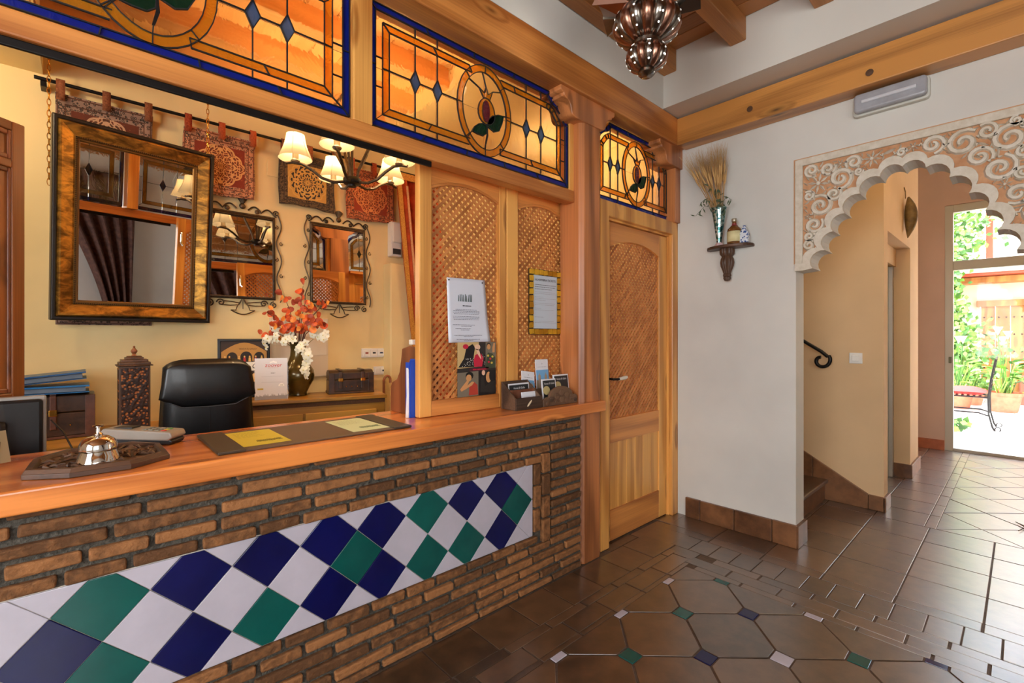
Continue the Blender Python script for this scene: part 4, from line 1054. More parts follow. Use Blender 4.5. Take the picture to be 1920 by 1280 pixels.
def on_sb(lx, ly, z=.901):
    c, s = math.cos(-.237), math.sin(-.237); return (1.56+lx*c-ly*s, 2.98+lx*s+ly*c, z)

# ---- leather chest (small)
M_LEATH = speckle('dark_leather', (28, 18, 12), (72, 46, 28), 22, .4, .5, .004, coat=.2, rnd=.2)
M_LEATH2 = speckle('brown_leather', (62, 34, 24), (104, 64, 48), 22, .45, .4, .004, rnd=.1)
def leather_chest(label, loc, rz, w, d, h, straps, m1, m2, dome=.02):
    t = thing('leather_chest', label, 'chest', loc, rz)
    MB().box(-w/2, w/2, 0, d, .012, h*.58).build('body', m1, t, True, bevel=.006)
    pr = [(0, h*.59), (d, h*.59), (d, h-dome), (d*.8, h-.004), (d*.5, h), (d*.2, h-.004), (0, h-dome)]
    MB().prism(pr, 'YZ', -w/2, w/2).build('lid', m1, t, True, bevel=.006)
    MB().box(-w/2-.004, w/2+.004, -.004, d+.004, 0, .014).build('base_rim', m2, t, True, bevel=.003)
    for a in (-w/2, w/2-.035): MB().box(a-.002, a+.037, -.004, .003, .012, h-dome).build('corner_panel', m2, t, True, bevel=.002)
    for sx in straps:
        b_ = MB().box(sx-.012, sx+.012, -.008, .002, h*.22, h-dome*.6).build('strap', m2, t, True, bevel=.003)
        MB().box(sx-.016, sx+.016, -.014, -.006, h*.52, h*.66).build('buckle', M_BRASS, b_, True, bevel=.003)
        MB().box(sx-.012, sx+.012, .0, d, h-.006, h+.004).build('strap', m2, t, True, bevel=.002)
    for k in range(5): MB().ball((-w/4+w/2*k/4, -.003, h*.30), .004, 6, 4).build('stud', M_BRASS, t, True)
p = on_sb(-.205, .17); leather_chest('small dark leather chest on the sideboard', p, -.237, .30, .15, .165, (-.075, .075), M_LEATH, M_LEATH)

# ---- walking stick
t = thing('walking_stick', 'brown walking stick with a hooked handle by the sideboard', 'walking stick', (1.70, 3.30, 0))
hp = [(1.70, 3.30, 0), (1.70, 3.30, .5), (1.70, 3.30, .965)] + [(1.726-.026*math.cos(a), 3.295, .965+.034*math.sin(a)) for a in [PI*i/8 for i in range(1, 9)]] + [(1.752, 3.295, .945)]
MB().tube(hp, [.008, .009]+[.0095]*9, 10).build('shaft', W_RED, t, smooth=True); MB().lathe([(.0, 0), (.012, 0), (.010, .025), (.0, .025)], (1.70, 3.30, 0), 10).build('ferrule', M_BLACK, t)

# ---- vase and flowers
vp = on_sb(-.545, .235)
vz = MB().lathe([(.050, 0), (.060, .004), (.056, .02), (.075, .06), (.098, .10), (.105, .135), (.098, .17), (.078, .205), (.060, .235), (.050, .27), (.047, .31), (.052, .35), (.060, .362), (.054, .358), (.044, .31), (.046, .26), (.0, .25)], vp, 36)
M_VASE = speckle('bronze_glazed_vase', (44, 36, 14), (104, 84, 34), 7, .22, .25, .01, metal=.35, coat=.3)
tag(vz.build('vase', M_VASE, smooth=True), 'tall bronze-glazed pottery vase on the sideboard', 'vase')
fl = thing('flower_arrangement', 'orange leaf branches and white orchids in the bronze vase', 'flowers', (vp[0], vp[1], vp[2]+.30))
rf = random.Random(23)
M_OL = [NT('autumn_leaf_%d' % i) for i in range(3)]
for mt, (a, b) in zip(M_OL, (((186, 58, 20), (232, 104, 40)), ((224, 108, 34), (250, 162, 64)), ((136, 44, 22), (186, 76, 36)))):
    n_ = mt.noise(mt.coord(), 30, 3); mt.set(base=mt.ramp(n_, [(.3, rgb(*a)), (.7, rgb(*b))]), rough=.55)
M_PET = plain(244, 238, 214, .6); M_PETY = plain(226, 206, 90, .6)
def leaf_disc(c, r, n, twist):
    n = Vector(n).normalized(); u = n.orthogonal().normalized(); u = Matrix.Rotation(twist, 3, n) @ u; v = n.cross(u)
    vs = [Vector(c)]
    for i in range(10):
        a = 2*PI*i/10; rr = r*(1+.12*math.cos(a)); vs.append(Vector(c)+u*rr*math.cos(a)*1.15+v*rr*math.sin(a)*.92+n*(r*.22*math.cos(2*a)))
    return MB().add(vs, [(0, 1+i, 1+(i+1) % 10) for i in range(10)])
Rw, Uw = Vector((math.sin(YAW), -math.cos(YAW), 0)), Vector((0, 0, 1))
top = Vector((vp[0], vp[1], vp[2]+.345)); Fw = Vector((math.cos(YAW), math.sin(YAW), 0))
def at_off(r, u, f=0): return top+Rw*r+Uw*u+Fw*f
stems = [(.02, .40), (-.10, .34), (.16, .26), (-.20, .22), (.06, .30), (-.02, .20), (.22, .14), (-.26, .06), (.12, .16), (-.13, .12), (.20, .30), (.05, .10)]
for i, (r, u) in enumerate(stems):
    tip = at_off(r, u, rf.uniform(-.08, .04)); mid = top.lerp(tip, .55)+Uw*.04
    pts = [top-Uw*.10, top.lerp(mid, .5)+Uw*.01, mid, mid.lerp(tip, .6), tip]
    br = MB().tube(pts, [.0035, .003, .0026, .002, .0012], 5).build('branch', plain(92, 56, 44, .8), fl, smooth=True)
    for k in range(9):
        f = .30+.70*k/8; b = (pts[1].lerp(pts[2], min(1, f*2)) if f < .5 else pts[2].lerp(pts[4], (f-.5)*2))
        c = b+Rw*rf.uniform(-.035, .035)+Uw*rf.uniform(-.02, .035)+Fw*rf.uniform(-.03, .02)
        leaf_disc(c, rf.uniform(.014, .024), -Fw+Rw*rf.uniform(-.8, .8)+Uw*rf.uniform(-.6, .6), rf.uniform(0, 6)).build('leaf', rf.choice(M_OL).m, br, smooth=True)
def blossom(c):
    n = (-Fw+Rw*rf.uniform(-.5, .5)+Uw*rf.uniform(-.4, .3)).normalized(); u = n.orthogonal().normalized(); v = n.cross(u)
    mb = MB(); q = rf.uniform(0, 6); s = rf.uniform(.015, .022)
    for k in range(5):
        a = q+2*PI*k/5; d = u*math.cos(a)+v*math.sin(a); w = n.cross(d)
        vs = [Vector(c), c+d*s*.7+w*s*.55+n*.004, c+d*s*1.35+w*s*.3-n*.002, c+d*s*1.35-w*s*.3-n*.002, c+d*s*.7-w*s*.55+n*.004]
        mb.add(vs, [(0, 1, 2, 3, 4)])
    b = mb.build('blossom', M_PET, fl, smooth=True); MB().ball(Vector(c)+n*.004, .004, 6, 4).build('centre', M_PETY, b)
def spray(pts, n):
    P_ = [at_off(*p) for p in pts]; MB().tube([top-Uw*.05]+P_, .002, 5).build('orchid_stem', plain(110, 112, 60, .7), fl, smooth=True)
    for k in range(n):
        f = k/(n-1)*(len(P_)-1); i = min(int(f), len(P_)-2); c = P_[i].lerp(P_[i+1], f-i)+Rw*rf.uniform(-.028, .028)+Uw*rf.uniform(-.02, .02)-Fw*rf.uniform(0, .03); blossom(c)
spray([(.05, .00, -.06), (.095, -.04, -.09), (.11, -.10, -.10), (.085, -.19, -.11)], 22); spray([(.02, .03, -.06), (-.02, .03, -.08), (-.06, .05, -.06)], 8)
spray([(.12, .05, .0), (.17, .08, .02), (.17, .03, .0)], 9); spray([(-.12, .05, -.02), (-.17, .05, -.03), (-.21, .0, -.02)], 9); spray([(-.05, .09, .0), (-.10, .10, .0), (-.14, .09, .0)], 6)

# ---- print helper: flat coloured shapes on a sheet
def flat(parent, name, pts, mat, off, local=True, M=None):
    mb = MB(); mb.face([(x, -off, z) for x, z in pts]); 
    if M: mb.xf(M)
    return mb.build(name, mat, parent, local)
def text(parent, body, size, x, z, off, mat, align='CENTER', name='lettering', shear=0, sx=1):
    cu = bpy.data.curves.new('tmp_text', 'FONT'); cu.body = body; cu.size = size; cu.align_x = align; cu.shear = shear; cu.resolution_u = 3
    ob = bpy.data.objects.new('tmp_text', cu); me = bpy.data.meshes.new_from_object(ob)
    bpy.data.objects.remove(ob); bpy.data.curves.remove(cu)
    me.transform(Matrix.Translation((x, -off, z)) @ Matrix.Rotation(PI/2, 4, 'X') @ Matrix.Diagonal((sx, 1, 1, 1)))
    me.materials.clear(); me.materials.append(mat); me.name = name
    o = bpy.data.objects.new(name, me); COL.objects.link(o); o.parent = parent; return o
def lines(parent, rows, x0, x1, off, mat, hgt=.0022, seedv=1, name='print', centre=True):
    r = random.Random(seedv); mb = MB()
    for z, fr in rows:
        w = (x1-x0)*fr; a = (x0+x1)/2-w/2 if centre else x0; e = a+w
        while a < e:
            L = min(r.uniform(.004, .014), e-a); mb.face([(a, -off, z), (a+L, -off, z), (a+L, -off, z+hgt*r.uniform(.7, 1.1)), (a, -off, z+hgt)]); a += L+.0022
    return mb.build(name, mat, parent, True)

# ---- framed picture, acrylic certificate
p = on_sb(-.86, .26); t = thing('framed_picture', 'black framed cave show photographs leaning behind the office chair', 'picture', p, -.12); t.rotation_euler = (-math.radians(5), 0, -.12)
w_, h_ = .30, .385
rings(MB(), w_, h_, [(0, .012), (0, -.008), (.004, -.010), (.014, -.010), (.016, -.002)]).build('frame', M_BLACK, t, True)
MB().box(-w_/2+.01, w_/2-.01, -.002, .008, .01, h_-.01).build('print_sheet', plain(54, 36, 26, .6), t, True)
art = MB(); mats_ = [plain(178, 130, 62, .6), plain(30, 18, 12, .6), plain(170, 40, 40, .6), plain(224, 176, 96, .6), plain(236, 228, 214, .6)]
def ap_(mb, i, pts, off): mb.mi = i; mb.face([(x, -off, z) for x, z in pts])
ap_(art, 0, [(-.13+.26*f, .30+.06*math.sin(PI*f)) for f in [i/10 for i in range(11)]] + [(.13, .24), (-.13, .24)], .0022)
for cx, r in ((-.07, .030), (.01, .034), (.085, .030)): ap_(art, 1, [(cx+r*math.cos(a), .265+r*1.1*math.sin(a)) for a in [PI*i/10 for i in range(11)]] + [(cx-r, .24), (cx+r, .24)], .0026)
for k, cx in enumerate((-.11, -.085, -.03, .0, .03, .065, .10)):
    ap_(art, 2 if k % 2 else 3, [(cx-.008, .235), (cx+.008, .235), (cx+.006, .262), (cx-.006, .262)], .003); ap_(art, 3, [(cx+.005*math.cos(a), .268+.006*math.sin(a)) for a in [2*PI*i/8 for i in range(8)]], .0032)
ap_(art, 4, [(-.134, .175), (.134, .175), (.134, .232), (-.134, .232)], .0024); ap_(art, 4, [(.02, .03), (.134, .03), (.134, .05), (.02, .05)], .0024)
for cx, cz, i in ((.06, .13, 3), (.09, .10, 0), (.03, .11, 2)): ap_(art, i, [(cx+.022*math.cos(a), cz+.03*math.sin(a)) for a in [2*PI*q/10 for q in range(10)]], .0028)
art.build('photographs', mats_, t, True)
text(t, 'Gallo', .048, .085, .190, .0032, M_INK, shear=.35, sx=.9); text(t, 'VENTA EL GALLO', .013, .02, .315, .0032, plain(70, 40, 16, .6))
p = on_sb(-.712, .085); t = thing('acrylic_certificate', 'white printed certificate in an upright acrylic holder', 'certificate', p, -.25); t.rotation_euler = (-math.radians(7), 0, -.25)
w_, h_ = .185, .262
MB().box(-w_/2, w_/2, .001, .004, 0, h_).build('sheet', plain(224, 224, 232, .5), t, True)
MB().box(-w_/2-.006, w_/2+.006, .0045, .007, 0, h_+.002).build('acrylic_holder', M_PANE, t, True)
RED_ = plain(206, 66, 64, .6)
text(t, 'zoover', .034, .012, h_-.055, .0005, RED_, shear=.15)
mb = MB()
for k in range(5): mb.face([(.012+.008*(k-2)+.0045*math.cos(a), -.0005, h_-.022+.007*math.sin(a)-abs(k-2)*.003) for a in [2*PI*i/8 for i in range(8)]])
mb.build('crest', plain(250, 250, 252, .5), t, True)
lines(t, [(h_-.063, .5)], -.05, .07, .0005, plain(206, 130, 130, .6), .0015); lines(t, [(.165, .3)], -.03, .05, .0005, plain(90, 90, 100, .6), .004)
mb = MB(); mb.face([(-.055, -.0005, .145), (.07, -.0005, .145), (.07, -.0005, .1458), (-.055, -.0005, .1458)]); mb.face([(-.055, -.0005, .108), (.07, -.0005, .108), (.07, -.0005, .1088), (-.055, -.0005, .1088)]); mb.build('rule', plain(140, 142, 152, .6), t, True)
mb = MB(); mb.face([(.058+.017*math.cos(a), -.0006, .085+.016*math.sin(a)) for a in [PI*1.15*i/14-.25 for i in range(15)]]); mb.build('seal', plain(255, 255, 255, .5), t, True)
lines(t, [(.087, .5)], .045, .075, .0009, plain(90, 90, 100, .6), .003)
mb = MB(); mb.face([(-.078, -.0006, .062), (-.045, -.0006, .062), (-.045, -.0006, .072), (-.078, -.0006, .072)]); mb.build('stamp', plain(206, 170, 50, .6), t, True)
sk_ = [(-w_/2, .002)] + [(w_/2, .002), (w_/2, .026)]; r = random.Random(3); x = w_/2
while x > -w_/2+.004: x -= r.uniform(.003, .008); sk_.append((max(x, -w_/2), .02+r.choice((.002, .006, .012, .018)))); sk_.append((max(x-.002, -w_/2), .021))
flat(t, 'skyline', sk_, plain(150, 150, 158, .6), .0004)

# ---- desk at the left, leather chest, folders, lantern box
t = thing('office_desk', 'low timber desk along the office wall at the left', 'desk', (-.3, 3.3, 0))
MB().box(-1.1, .40, 3.02, 3.59, .755, .785).build('top', W_OAK, t, bevel=.004)
for x in (-1.06, .34):
    for y in (3.05, 3.52): MB().box(x, x+.05, y, y+.05, 0, .755).build('leg', W_OAK, t)
leather_chest('black and brown leather chest under the blue folders', (-.135, 3.26, .786), 0, .37, .20, .225, (-.02, .03), M_LEATH, M_LEATH2, .01)
MB_BLUE = plain(30, 110, 176, .35); MB_BLUE2 = plain(30, 84, 140, .35)
for i, (z, tilt, mt, dx, lb) in enumerate(((1.014, .0, MB_BLUE, 0, 'blue folder lying directly on the leather chest'), (1.068, .09, MB_BLUE2, -.01, 'dark blue ring folder tilted on top of the chest'))):
    t = thing('ring_folder', lb, 'folder', (-.15+dx, 3.27, z), 0); t.rotation_euler = (0, -tilt, 0)
    MB().box(-.19, .18, -.02, .20, 0, .004).build('cover', mt, t, True, bevel=.001); MB().box(-.19, .18, -.022, .20, .030, .038).build('cover', mt, t, True, bevel=.001)
    MB().box(-.192, -.188, -.02, .20, 0, .036).build('spine', mt, t, True); MB().box(-.17, .165, -.004, .19, .006, .028).build('papers', plain(120, 130, 142, .7), t, True)
t = thing('lantern_box', 'tall carved wooden box with a finial on the office desk', 'carved box', (.212, 3.30, .786))
bx, by, bz = .212, 3.30, .786
MB().box(bx-.066, bx+.066, by-.066, by+.066, bz, bz+.355).build('body', W_DARKZ, t, bevel=.003)
PAT = NT('pierced_flower_pattern'); v_ = PAT.coord(); d_ = PAT.vor(PAT.map(v_, (1, .01, 1)), 66); PAT.set(base=PAT.ramp(d_, [(.0, rgb(190, 120, 56)), (.30, rgb(150, 86, 36)), (.42, rgb(44, 20, 10))]), rough=.55); PAT.bump(d_, .6, .005)
MB().box(bx-.058, bx+.058, by-.0685, by-.064, bz+.01, bz+.345).build('pierced_panel', PAT.m, t, bevel=.002)
MB().box(bx-.0685, bx-.064, by-.058, by+.058, bz+.01, bz+.345).build('pierced_panel', PAT.m, t, bevel=.002)
mb = MB()
for a, z0_, z1_ in ((.078, .355, .362), (.068, .362, .376), (.058, .376, .390), (.040, .390, .402), (.032, .402, .408)): mb.box(bx-a, bx+a, by-a, by+a, bz+z0_, bz+z1_)
mb.build('stepped_lid', W_DARKZ, t, bevel=.004)
MB().lathe([(.0, 0), (.012, .0), (.010, .008), (.007, .014), (.014, .024), (.015, .032), (.008, .042), (.004, .048), (.006, .053), (.0, .060)], (bx, by, bz+.405), 16).build('finial', W_RED, t, smooth=True)

# ---- office chair
t = thing('office_chair', 'black leather high-backed office chair', 'chair', (.46, 2.72, 0), -.05)
M_LTH = speckle('black_leather', (9, 9, 10), (20, 20, 22), 60, .34, .12, .002, coat=.15, rnd=0)
def padded(w0, w1, z0, z1, y, th, bulge):
    def fn(u, v):
        w = w0+(w1-w0)*v; x = (u-.5)*2; rx = math.copysign(abs(x)**.95, x)*w/2
        e = (1-abs(x)**4)*(1-abs(2*v-1)**8)
        return (rx, y-bulge*e, z0+(z1-z0)*v-.035*abs(x)**6*(v > .5)*v)
    return fn
bk = MB().grid(24, 24, padded(.42, .35, .50, 1.185, 0, .05, .045)); bk.grid(24, 24, lambda u, v: (lambda p: (p[0], .06+.4*(0-p[1])*0+.012*(1-abs(2*u-1)**4), p[2]))(padded(.42, .35, .50, 1.185, 0, .05, 0)(u, v)))
bko = bk.build('backrest', M_LTH, t, True, smooth=True, solid=.02)
hd = MB().grid(20, 12, lambda u, v: ((u-.5)*(.395-.045*v), -.052-.018*(1-abs(2*u-1)**4)*math.sin(PI*min(1, max(0, v)))**.5, (.965+.045*max(0, abs(2*u-1)-.5)*2*(1-v)) + (1.178-.965-.045*max(0, abs(2*u-1)-.5)*2*0)*v - .03*abs(2*u-1)**6*v))
hd.build('headrest', M_LTH, bko, True, smooth=True, solid=.012)
MB().tube([(-.198, -.052, 1.012), (-.11, -.062, .966), (0, -.066, .963), (.11, -.062, .966), (.198, -.052, 1.012)], .0028, 6).build('piping', plain(60, 62, 66, .4), bko, True, smooth=True)
MB().tube([(0, -.060, .96), (0, -.060, .60)], .0016, 5).build('seam', M_BLACK, bko, True)
st_ = MB().grid(16, 16, lambda u, v: ((u-.5)*.48, -.46+.46*v, .47+.03*(1-abs(2*u-1)**4)*(1-abs(2*v-1)**4))); st_.grid(16, 16, lambda u, v: ((u-.5)*.48, -.46+.46*v, .40)); st_.build('seat', M_LTH, t, True, smooth=True, solid=.02)
for s in (-1, 1): MB().tube([(s*.25, -.05, .45), (s*.28, -.05, .58), (s*.28, -.12, .66), (s*.28, -.32, .66), (s*.27, -.36, .60), (s*.25, -.30, .46)], .014, 8).build('armrest', M_BLACK, t, True, smooth=True)
MB().tube([(0, -.22, .08), (0, -.22, .40)], .025, 12).build('gas_lift', M_BLACKM, t, True, smooth=True)
for k in range(5):
    a = 2*PI*k/5+.3; ex, ey = .28*math.cos(a), -.22+.28*math.sin(a)
    MB().tube([(0, -.22, .10), (ex, ey, .065)], [.022, .014], 8).build('base_arm', M_BLACKM, t, True); MB().ball((ex, ey, .028), .028, 10, 8, (1, .7, 1)).build('castor', M_BLACK, t, True, smooth=True)
# ================================================================== ON THE COUNTER
CT = .9255
# carved tray
TR = [(-.117, 1.762), (-.024, 1.703), (.103, 1.703), (.200, 1.774), (.197, 1.934), (.131, 2.025), (-.035, 2.025), (-.109, 1.928)]
t = thing('carved_tray', 'octagonal dark carved wooden tray under the service bell', 'tray', (.042, 1.865, CT))
cx, cy = .042, 1.865
def insc(k): return [(cx+(a-cx)*k, cy+(b-cy)*k) for a, b in TR]
MB().prism(insc(1), 'XY', CT, CT+.014).build('base', W_DARK, t, bevel=.002)
mb = MB(); o1, o2 = insc(.985), insc(.83); n = 8
vs = [(a, b, CT+.014) for a, b in o1] + [(a, b, CT+.024) for a, b in insc(.95)] + [(a, b, CT+.024) for a, b in insc(.87)] + [(a, b, CT+.015) for a, b in o2]
mb.add(vs, [(k*n+i, k*n+(i+1) % n, (k+1)*n+(i+1) % n, (k+1)*n+i) for k in range(3) for i in range(n)]); mb.build('moulded_rim', W_DARK, t)
mb = MB(); r = random.Random(5)
for k in range(70):
    a, q = r.uniform(0, 2*PI), math.sqrt(r.random())*.13
    x, y = cx+q*math.cos(a)*1.0, cy+q*math.sin(a)
    if cconvex([(x, y), (x+.001, y), (x, y+.001)], insc(.80)) == []: continue
    b = r.uniform(0, 2*PI); L = r.uniform(.014, .03)
    mb.tube([(x-L*math.cos(b), y-L*math.sin(b), CT+.014), (x+.006*math.sin(b), y-.006*math.cos(b), CT+.019), (x+L*math.cos(b), y+L*math.sin(b), CT+.014)], [.002, .006, .002], 6)
o = mb.build('carved_leaves', W_DARK, t, smooth=True); o['kind'] = 'stuff'
# bell
t = thing('service_bell', 'chrome service bell on the carved tray', 'bell', (.035, 1.80, CT+.017))
MB().lathe([(.0, 0), (.050, 0), (.049, .004), (.044, .016), (.040, .028), (.0, .028)], (.035, 1.80, CT+.019), 32).build('base', M_CHROME, t, smooth=True)
MB().lathe([(.043, .031), (.0435, .034), (.042, .048), (.036, .060), (.024, .068), (.010, .072), (.0, .073)], (.035, 1.80, CT+.019), 32).build('dome', M_CHROME, t, smooth=True)
MB().lathe([(.008, .070), (.011, .076), (.006, .080), (.005, .092), (.012, .097), (.013, .100), (.0, .102)], (.035, 1.80, CT+.019), 20).build('plunger', M_CHROME, t, smooth=True)
# card terminal
t = thing('card_terminal', 'grey card payment terminal lying behind the tray', 'card terminal', (.165, 2.085, CT), math.radians(-38))
MB().prism([(-.115, .0), (.105, .0), (.112, .012), (.10, .020), (-.115, .028)], 'XZ', -.038, .038).build('base', plain(30, 30, 32, .5), t, True, bevel=.004)
MB().prism([(-.118, .024), (.098, .014), (.114, .026), (.106, .044), (-.112, .060), (-.120, .050)], 'XZ', -.041, .041).build('casing', plain(150, 140, 128, .4), t, True, bevel=.005)
mb = MB(); mb.box(-.090, -.03, -.022, .022, .0555, .0595); mb.build('paper_slot', plain(50, 48, 46, .5), t, True)
kz = lambda x: .0595-.0735*(x+.112)/1.0*.99
for a in range(4):
    for b in range(3):
        x, y = .012+.020*a, -.018+.018*b; z = .060-.0735*(x+.112)
        c = plain(120, 122, 112, .5) if a < 3 else [plain(190, 60, 40, .5), plain(200, 180, 60, .5), plain(60, 140, 70, .5)][b]
        MB().box(x-.007, x+.007, y-.006, y+.006, z-.004, z+.002).build('key', c, t, True, bevel=.001)
t = thing('cable', 'thin black cable running from the monitor along the counter', 'cable', (0, 2.05, CT))
MB().tube([(-.075, 2.20, 1.02), (-.045, 2.15, .985), (-.02, 2.06, .936), (.02, 2.045, .930), (.08, 2.045, .930)], .003, 6).build('wire', M_BLACK, t, smooth=True)
# desk pad and papers
t = thing('desk_pad', 'dark brown leather desk pad on the counter', 'desk pad', (.66, 1.89, CT))
M_PADB = plain(92, 70, 52, .5); M_PADE = plain(58, 48, 36, .45)
MB().box(.318, 1.0, 1.708, 2.068, CT, CT+.006).build('pad', M_PADB, t, bevel=.002)
for a, b in ((.314, .395), (.925, 1.004)): MB().box(a, b, 1.705, 2.071, CT+.0005, CT+.010).build('side_flap', M_PADE, t, bevel=.003)
def sheet(label, x0, x1, y0, y1, mt, inkc, sk):
    s = thing('paper_sheet', label, 'paper', ((x0+x1)/2, (y0+y1)/2, CT+.0062))
    MB().prism([(x0, y0), (x1, y0+sk), (x1, y1), (x0, y1)], 'XY', CT+.0064, CT+.0070).build('sheet', mt, s)
    mb = MB(); r = random.Random(int(x0*100))
    for k in range(9):
        y = y1-.03-.012*k; a = x0+.018; e = x1-.03-r.random()*.03
        while a < e:
            L = r.uniform(.005, .014); mb.face([(a, y, CT+.0073), (a+L, y, CT+.0073), (a+L, y+.002, CT+.0073), (a, y+.002, CT+.0073)]); a += L+.004
    mb.build('print', inkc, s)
    mb = MB(); cx, cy = (x0+x1)/2+.02, y0+.06
    for k in range(7):
        pts = [(cx-.04+.08*i/10+.004*math.sin(i*k), cy+.014*math.sin(i*1.7+k)+.002*k, CT+.0076) for i in range(11)]; mb.tube(pts, .0007, 4)
    mb.build('emblem', inkc, s)
sheet('yellow printed sheet on the desk pad', .397, .549, 1.752, 2.034, plain(206, 186, 50, .6), plain(140, 122, 40, .7), .002)
sheet('pale green printed sheet on the desk pad', .772, .924, 1.744, 2.031, plain(204, 218, 176, .6), plain(130, 140, 100, .7), -.003)
# acrylic leaflet stand at the left edge
t = thing('leaflet_stand', 'clear acrylic leaflet stand at the left edge of the counter', 'leaflet stand', (-.235, 1.95, CT), .5)
mb = MB(); mb.prism([(0, 0), (.004, 0), (.058, .185), (.054, .185)], 'YZ', -.10, .10); mb.build('back_panel', M_PANE, t, True)
MB().prism([(-.03, 0), (.004, 0), (.004, .003), (-.03, .003)], 'YZ', -.10, .10).build('foot', M_PANE, t, True); MB().prism([(-.03, 0), (-.027, 0), (-.022, .022), (-.025, .022)], 'YZ', -.10, .10).build('front_lip', M_PANE, t, True)
lf = MB(); lf.mi = 0; q = lambda x, z: (x, .292*z-.003, z)
lf.face([q(-.095, .01), q(.095, .01), q(.095, .10), q(-.095, .10)]); lf.mi = 1; lf.face([q(-.05+.03*math.cos(a), .05+.03*math.sin(a)) for a in [2*PI*i/10 for i in range(10)]][0:10]); lf.mi = 2; lf.face([q(.02, .02), (q(.07, .02)), q(.08, .07), q(.03, .075)])
lf.v = [(x, y-(.0006 if i >= 4 else 0), z) for i, (x, y, z) in enumerate(lf.v)]
lf.build('leaflet', [plain(150, 130, 96, .6), plain(200, 150, 110, .6), plain(90, 70, 50, .6)], t, True)
# monitor
t = thing('computer_monitor', 'back of a black and grey computer monitor behind the counter', 'monitor', (-.325, 2.30, .76), math.radians(6))
MB().box(-.235, .235, -.012, .022, .02, .335).build('bezel', plain(150, 146, 140, .4), t, True, bevel=.006)
MB().prism([(-.225, .028), (.225, .028), (.225, .325), (-.225, .325)], 'XZ', -.030, -.010).build('back_shell', M_BLACK, t, True, bevel=.01)
MB().box(-.14, .14, -.055, -.028, .07, .26).build('back_bulge', M_BLACK, t, True, bevel=.015); MB().box(-.225, .225, .021, .023, .035, .322).build('screen', plain(20, 24, 30, .1), t, True)
mb = MB()
for k in range(12): mb.box(-.10+.016*k, -.092+.016*k, -.057, -.054, .225, .235)
mb.build('vent', plain(60, 60, 62, .5), t, True)
MB().box(-.03, .03, -.02, .01, -.10, .04).build('stand', M_BLACK, t, True); MB().box(-.12, .12, -.09, .09, -.112, -.10).build('foot', M_BLACK, t, True, bevel=.004)
t = thing('clerk_desk', 'narrow timber work surface just behind the counter', 'desk', (-.2, 2.35, 0))
MB().box(-.56, .12, 2.17, 2.50, .620, .647).build('top', W_OAK, t, bevel=.003)
for x in (-.54, .06): MB().box(x, x+.04, 2.18, 2.48, 0, .62).build('side', W_OAK, t)
tag(MB().prism([(.02, 3.06), (.12, 3.05), (.14, 3.14), (.04, 3.16)], 'XY', .786, .788).build('loose_paper', M_PAPER), 'loose white paper on the office desk', 'paper')
# file stand with blue folder
t = thing('file_stand', 'reddish wooden file stand with a stepped side behind the shutter', 'file stand', (1.17, 2.05, CT))
MB().prism([(1.915, CT), (2.165, CT), (2.165, CT+.12), (2.15, CT+.145), (2.10, CT+.165), (2.075, CT+.20), (2.06, CT+.26), (2.05, CT+.315), (1.98, CT+.33), (1.915, CT+.32)], 'YZ', 1.152, 1.166).build('side', W_RED, t, bevel=.003)
MB().prism([(1.915, CT), (2.165, CT), (2.165, CT+.12), (2.075, CT+.20), (1.915, CT+.30)], 'YZ', 1.262, 1.276).build('side', W_RED, t, bevel=.003)
MB().box(1.166, 1.262, 1.92, 2.16, CT+.02, CT+.032).build('floor_board', W_RED, t); MB().box(1.166, 1.262, 1.915, 1.925, CT+.02, CT+.30).build('back_board', W_RED, t)
t = thing('blue_folder', 'bright blue folder with white papers beside the shutter', 'folder', (1.128, 1.945, CT))
M_BLUEF = plain(22, 74, 190, .35)
MB().box(1.140, 1.144, 1.912, 1.95, CT, CT+.27).build('cover', M_BLUEF, t); MB().box(1.112, 1.116, 1.912, 1.945, CT, CT+.255).build('cover', M_BLUEF, t); MB().box(1.114, 1.142, 1.908, 1.913, CT, CT+.265).build('spine', M_BLUEF, t)
MB().prism([(1.102, CT), (1.111, CT), (1.1115, CT+.10), (1.110, CT+.22), (1.106, CT+.23), (1.108, CT+.10)], 'XZ', 1.911, 1.930).build('papers', M_PAPER, t, bevel=.001)
tag(MB().box(1.155, 1.235, 1.96, 1.99, CT+.335, CT+.36).build('paper_pad', M_WHITEP, bevel=.003), 'white paper slip on top of the wooden file stand', 'paper')

# ---- papers on the shutters
YS = 1.862
t = thing('notice_sheet', 'white printed notice pinned to the left lattice shutter', 'notice', (1.41, YS, 1.27))
def sheet_y(x, z): return YS-.003-.010*max(0, (1.40-z)/.13)*((x-1.29)/.25)**2
MB().grid(12, 16, lambda u, v: (lambda x, z: (x, sheet_y(x, z), z))((1.283+.011*(1-v))+(.233+.020*(1-v))*u, 1.270+.313*v+.004*u)).build('sheet', plain(214, 218, 230, .32), t, smooth=True, solid=.0008)
for x in (1.295, 1.500): MB().ball((x, YS-.004, 1.572), .004, 8, 6).build('pin', M_BLACK, t)
def world_lines(parent, rows, x0, x1, y, mat, hgt, seedv, centre=True):
    r = random.Random(seedv); mb = MB()
    for z, fr in rows:
        w = (x1-x0)*fr; a = (x0+x1)/2-w/2 if centre else x0; e = a+w
        while a < e:
            L = min(r.uniform(.004, .013), e-a); mb.face([(a, y, z), (a+L, y, z), (a+L, y, z+hgt*r.uniform(.7, 1.1)), (a, y, z+hgt)]); a += L+.002
    mb.build('print', mat, parent)
INK2 = plain(96, 98, 116, .7)
world_lines(t, [(1.449, .30)], 1.315, 1.49, YS-.0048, M_INK, .0042, 2)
